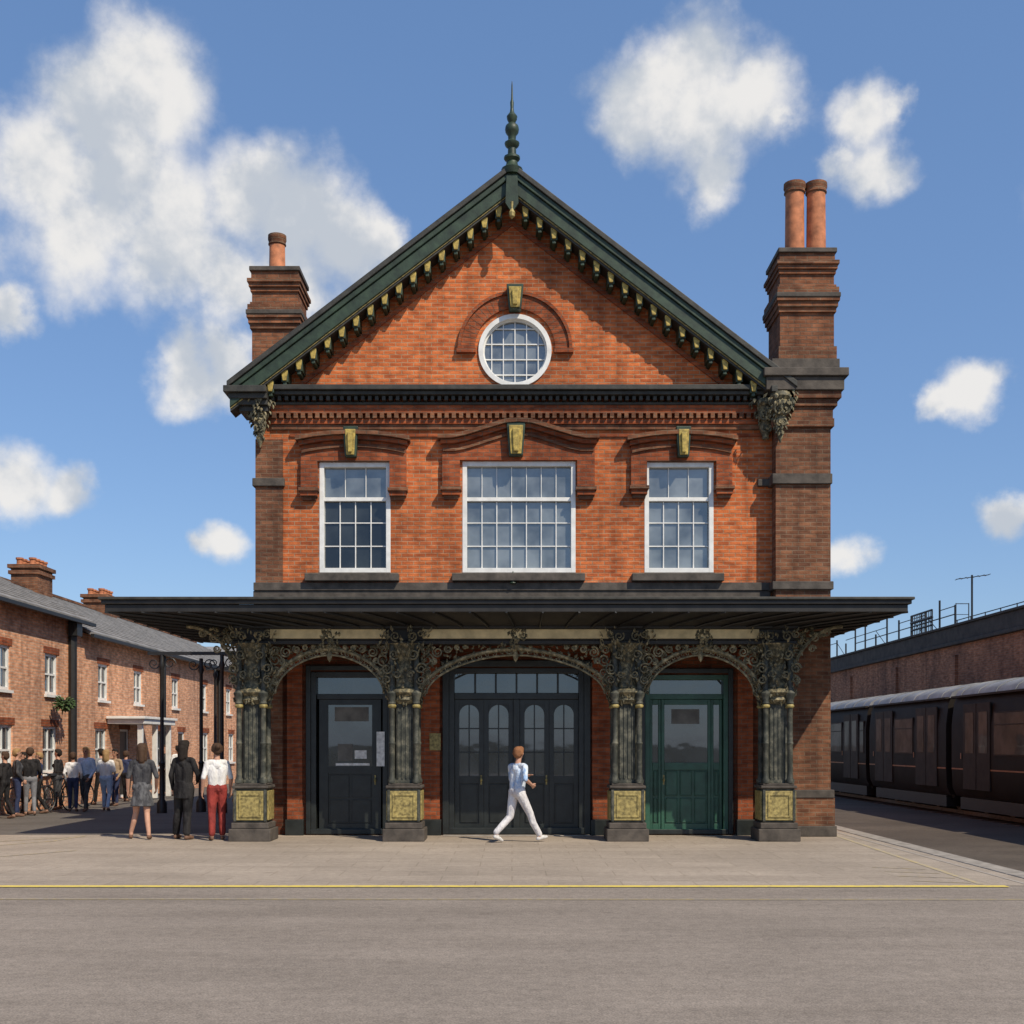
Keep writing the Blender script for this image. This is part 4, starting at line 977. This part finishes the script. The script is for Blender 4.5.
# scattered small groups further up the street: (u, depth, heading, top, trousers, stride)
crowd = [(5,27.6,1.4,c_black,c_black,.1),(17,28.4,-1,c_char,c_navy,.02),(30,28.9,.4,c_black,c_grey,.05),(39,29.6,2,c_navy,c_black,.12),(24,30.0,2.2,c_tan,c_black,.02),
         (73,30.6,.2,c_white,c_navy,.05),(86,30.8,3.0,c_blue,c_char,.14),(106,31,.1,c_white,c_blue,.14),(115,33.5,2.8,c_tan,c_navy,.03),(101,34,1,c_grey,c_black,.1),
         (126,36,0,c_navy,c_black,.12),(178,40,.6,c_white,c_char,.05),(165,42,2.5,c_char,c_black,.1),(58,32.0,1.5,c_black,c_char,.02)]
for i,(u,D,h,t_,p_,st_) in enumerate(crowd):
    D = min(D, 11.9*1200/(512-u))
    person('pedestrian', (xs(u,D), D, 0), h, pal(t_, p_, c_shoe, random.choice([hb,hk,hbl]), random.choice([skin,skin2])), hair=random.choice(['short','long']), female=bool(i%2), sleeve=random.choice(['long','short']), voxel=.015, scale=random.uniform(.86,1.0),
           slim=random.uniform(.92,1.12),
           pose=dict(lk=(-.09,.02+st_,.48), la=(-.10,st_*1.5,.085), rk=(.09,.01,.48), ra=(.10,-st_*1.7,.10), lw=(-.2,.06+st_,.9), rw=(.22,.1,.92+st_)))

# ------------------------------------------------------------------ world, sun, camera
elev, az = rad(47), rad(42)     # sun to the front right
sd = Vector((math.sin(az)*math.cos(elev), -math.cos(az)*math.cos(elev), math.sin(elev)))
sl = bpy.data.lights.new('sun', 'SUN'); sl.energy = 4.4; sl.angle = rad(.5); sl.color = (1, .90, .74)
so = bpy.data.objects.new('sun', sl); so.rotation_euler = sd.to_track_quat('Z','Y').to_euler(); so.location = sd*50; sc.collection.objects.link(so)
w = bpy.data.worlds.new('World'); sc.world = w; w.use_nodes = True; nt = w.node_tree; nt.nodes.clear()
out = N(nt,'ShaderNodeOutputWorld'); bg = N(nt,'ShaderNodeBackground'); bg.inputs[1].default_value = .12
nt.links.new(bg.outputs[0], out.inputs[0])
sky = N(nt,'ShaderNodeTexSky', sky_type='NISHITA'); sky.sun_disc = False; sky.sun_elevation = elev; sky.sun_rotation = math.atan2(sd.x, sd.y)
sky.air_density = 1.0; sky.dust_density = .6; sky.ozone_density = 2.5; sky.altitude = 100
tc = N(nt,'ShaderNodeTexCoord'); DIR = tc.outputs['Generated']
blobs = [(150,92,54),(88,122,54),(32,180,54),(110,192,68),(80,232,48),(180,245,66),(258,200,54),(310,226,56),(355,240,40),(390,238,20),(235,285,46),(305,275,42),
 (22,307,22),(200,368,32),(235,366,26),(20,470,36),(68,480,26),(220,551,26),(196,553,16),
 (645,92,46),(700,66,46),(745,98,46),(700,125,54),(630,130,36),(718,185,32),(785,112,16),
 (868,97,30),(903,92,18),(880,156,30),(850,152,18),(975,402,26),(948,410,18),(1008,521,22),(848,545,22),
 (1150,220,80),(-110,270,80)]
def dirv(u,v):
    return Vector(((u-512)/1200, 1, (745-v)/1200)).normalized()
n1 = N(nt,'ShaderNodeTexNoise'); n1.inputs['Scale'].default_value = 8; n1.inputs['Detail'].default_value = 7; n1.inputs['Roughness'].default_value = .58
nt.links.new(DIR, n1.inputs['Vector'])
sb = N(nt,'ShaderNodeVectorMath', operation='MULTIPLY_ADD'); nt.links.new(n1.outputs['Color'], sb.inputs[0]); sb.inputs[1].default_value = (.09,.09,.09); sb.inputs[2].default_value = (-.045,-.045,-.045)
ads = N(nt,'ShaderNodeVectorMath', operation='ADD'); nt.links.new(DIR, ads.inputs[0]); nt.links.new(sb.outputs[0], ads.inputs[1])
acc = None
for (u,v,r0) in blobs:
    c = dirv(u,v); ds = N(nt,'ShaderNodeVectorMath', operation='DISTANCE'); nt.links.new(ads.outputs[0], ds.inputs[0]); ds.inputs[1].default_value = c
    mp = N(nt,'ShaderNodeMath', operation='MULTIPLY_ADD'); rr = r0*1.16/1200; nt.links.new(ds.outputs['Value'], mp.inputs[0]); mp.inputs[1].default_value = -1/rr; mp.inputs[2].default_value = 1.0
    if acc is None: acc = mp.outputs[0]
    else:
        mx = N(nt,'ShaderNodeMath', operation='SMOOTH_MAX'); nt.links.new(acc, mx.inputs[0]); nt.links.new(mp.outputs[0], mx.inputs[1]); mx.inputs[2].default_value = .28; acc = mx.outputs[0]
def wn(vec, s, d, r):
    n_ = N(nt,'ShaderNodeTexNoise'); n_.inputs['Scale'].default_value = s; n_.inputs['Detail'].default_value = d; n_.inputs['Roughness'].default_value = r
    nt.links.new(vec, n_.inputs['Vector']); return n_.outputs['Fac']
def mth(op, a, b_, c=None):
    m_ = N(nt,'ShaderNodeMath', operation=op)
    for i,q in enumerate((a,b_,c)):
        if q is None: continue
        if isinstance(q, bpy.types.NodeSocket): nt.links.new(q, m_.inputs[i])
        else: m_.inputs[i].default_value = q
    return m_.outputs[0]
na = wn(DIR, 13, 8, .58)
d0 = mth('ADD', acc, mth('MULTIPLY_ADD', na, 1.35, -.68))
of = N(nt,'ShaderNodeVectorMath', operation='ADD'); nt.links.new(DIR, of.inputs[0]); of.inputs[1].default_value = (.012, 0, .024)
nb = wn(of.outputs[0], 13, 4, .5); nlow = wn(DIR, 7, 2, .5)
def mr(v, a, b_, c=0, d=1):
    m_ = N(nt,'ShaderNodeMapRange', interpolation_type='SMOOTHSTEP'); nt.links.new(v, m_.inputs[0])
    for i,q in enumerate((a,b_,c,d)): m_.inputs[i+1].default_value = q
    return m_.outputs[0]
alpha = mr(d0, -.14, .60)
shade = mth('ADD', mth('MULTIPLY', mth('SUBTRACT', na, nb), 2.6), mth('MULTIPLY_ADD', nlow, 1.3, -.1))
lit = mr(shade, .18, .85)
ccol = mixc(nt, lit, (4.5,4.85,5.35), (7.2,7.05,6.85))
tint = mixc(nt, .42, mixc(nt, 1, sky.outputs[0], (1.03,1.07,1.12), 'MULTIPLY'), (1.35,2.65,5.4))
nt.links.new(mixc(nt, mth('MULTIPLY', alpha, .96), tint, ccol), bg.inputs[0])
try:
    w.cycles.sampling_method = 'MANUAL'; w.cycles.sample_map_resolution = 512
except Exception: pass

cam = bpy.data.cameras.new('camera'); co = bpy.data.objects.new('camera', cam); sc.collection.objects.link(co)
co.location = (0,0,1.7); co.rotation_euler = (rad(90),0,0); cam.sensor_width = 36; cam.lens = 1200/1024*36; cam.shift_y = 233/1024; cam.clip_end = 8000; cam.clip_start = .1
sc.camera = co
sc.view_settings.view_transform = 'Standard'; sc.view_settings.look = 'None'; sc.view_settings.exposure = 0
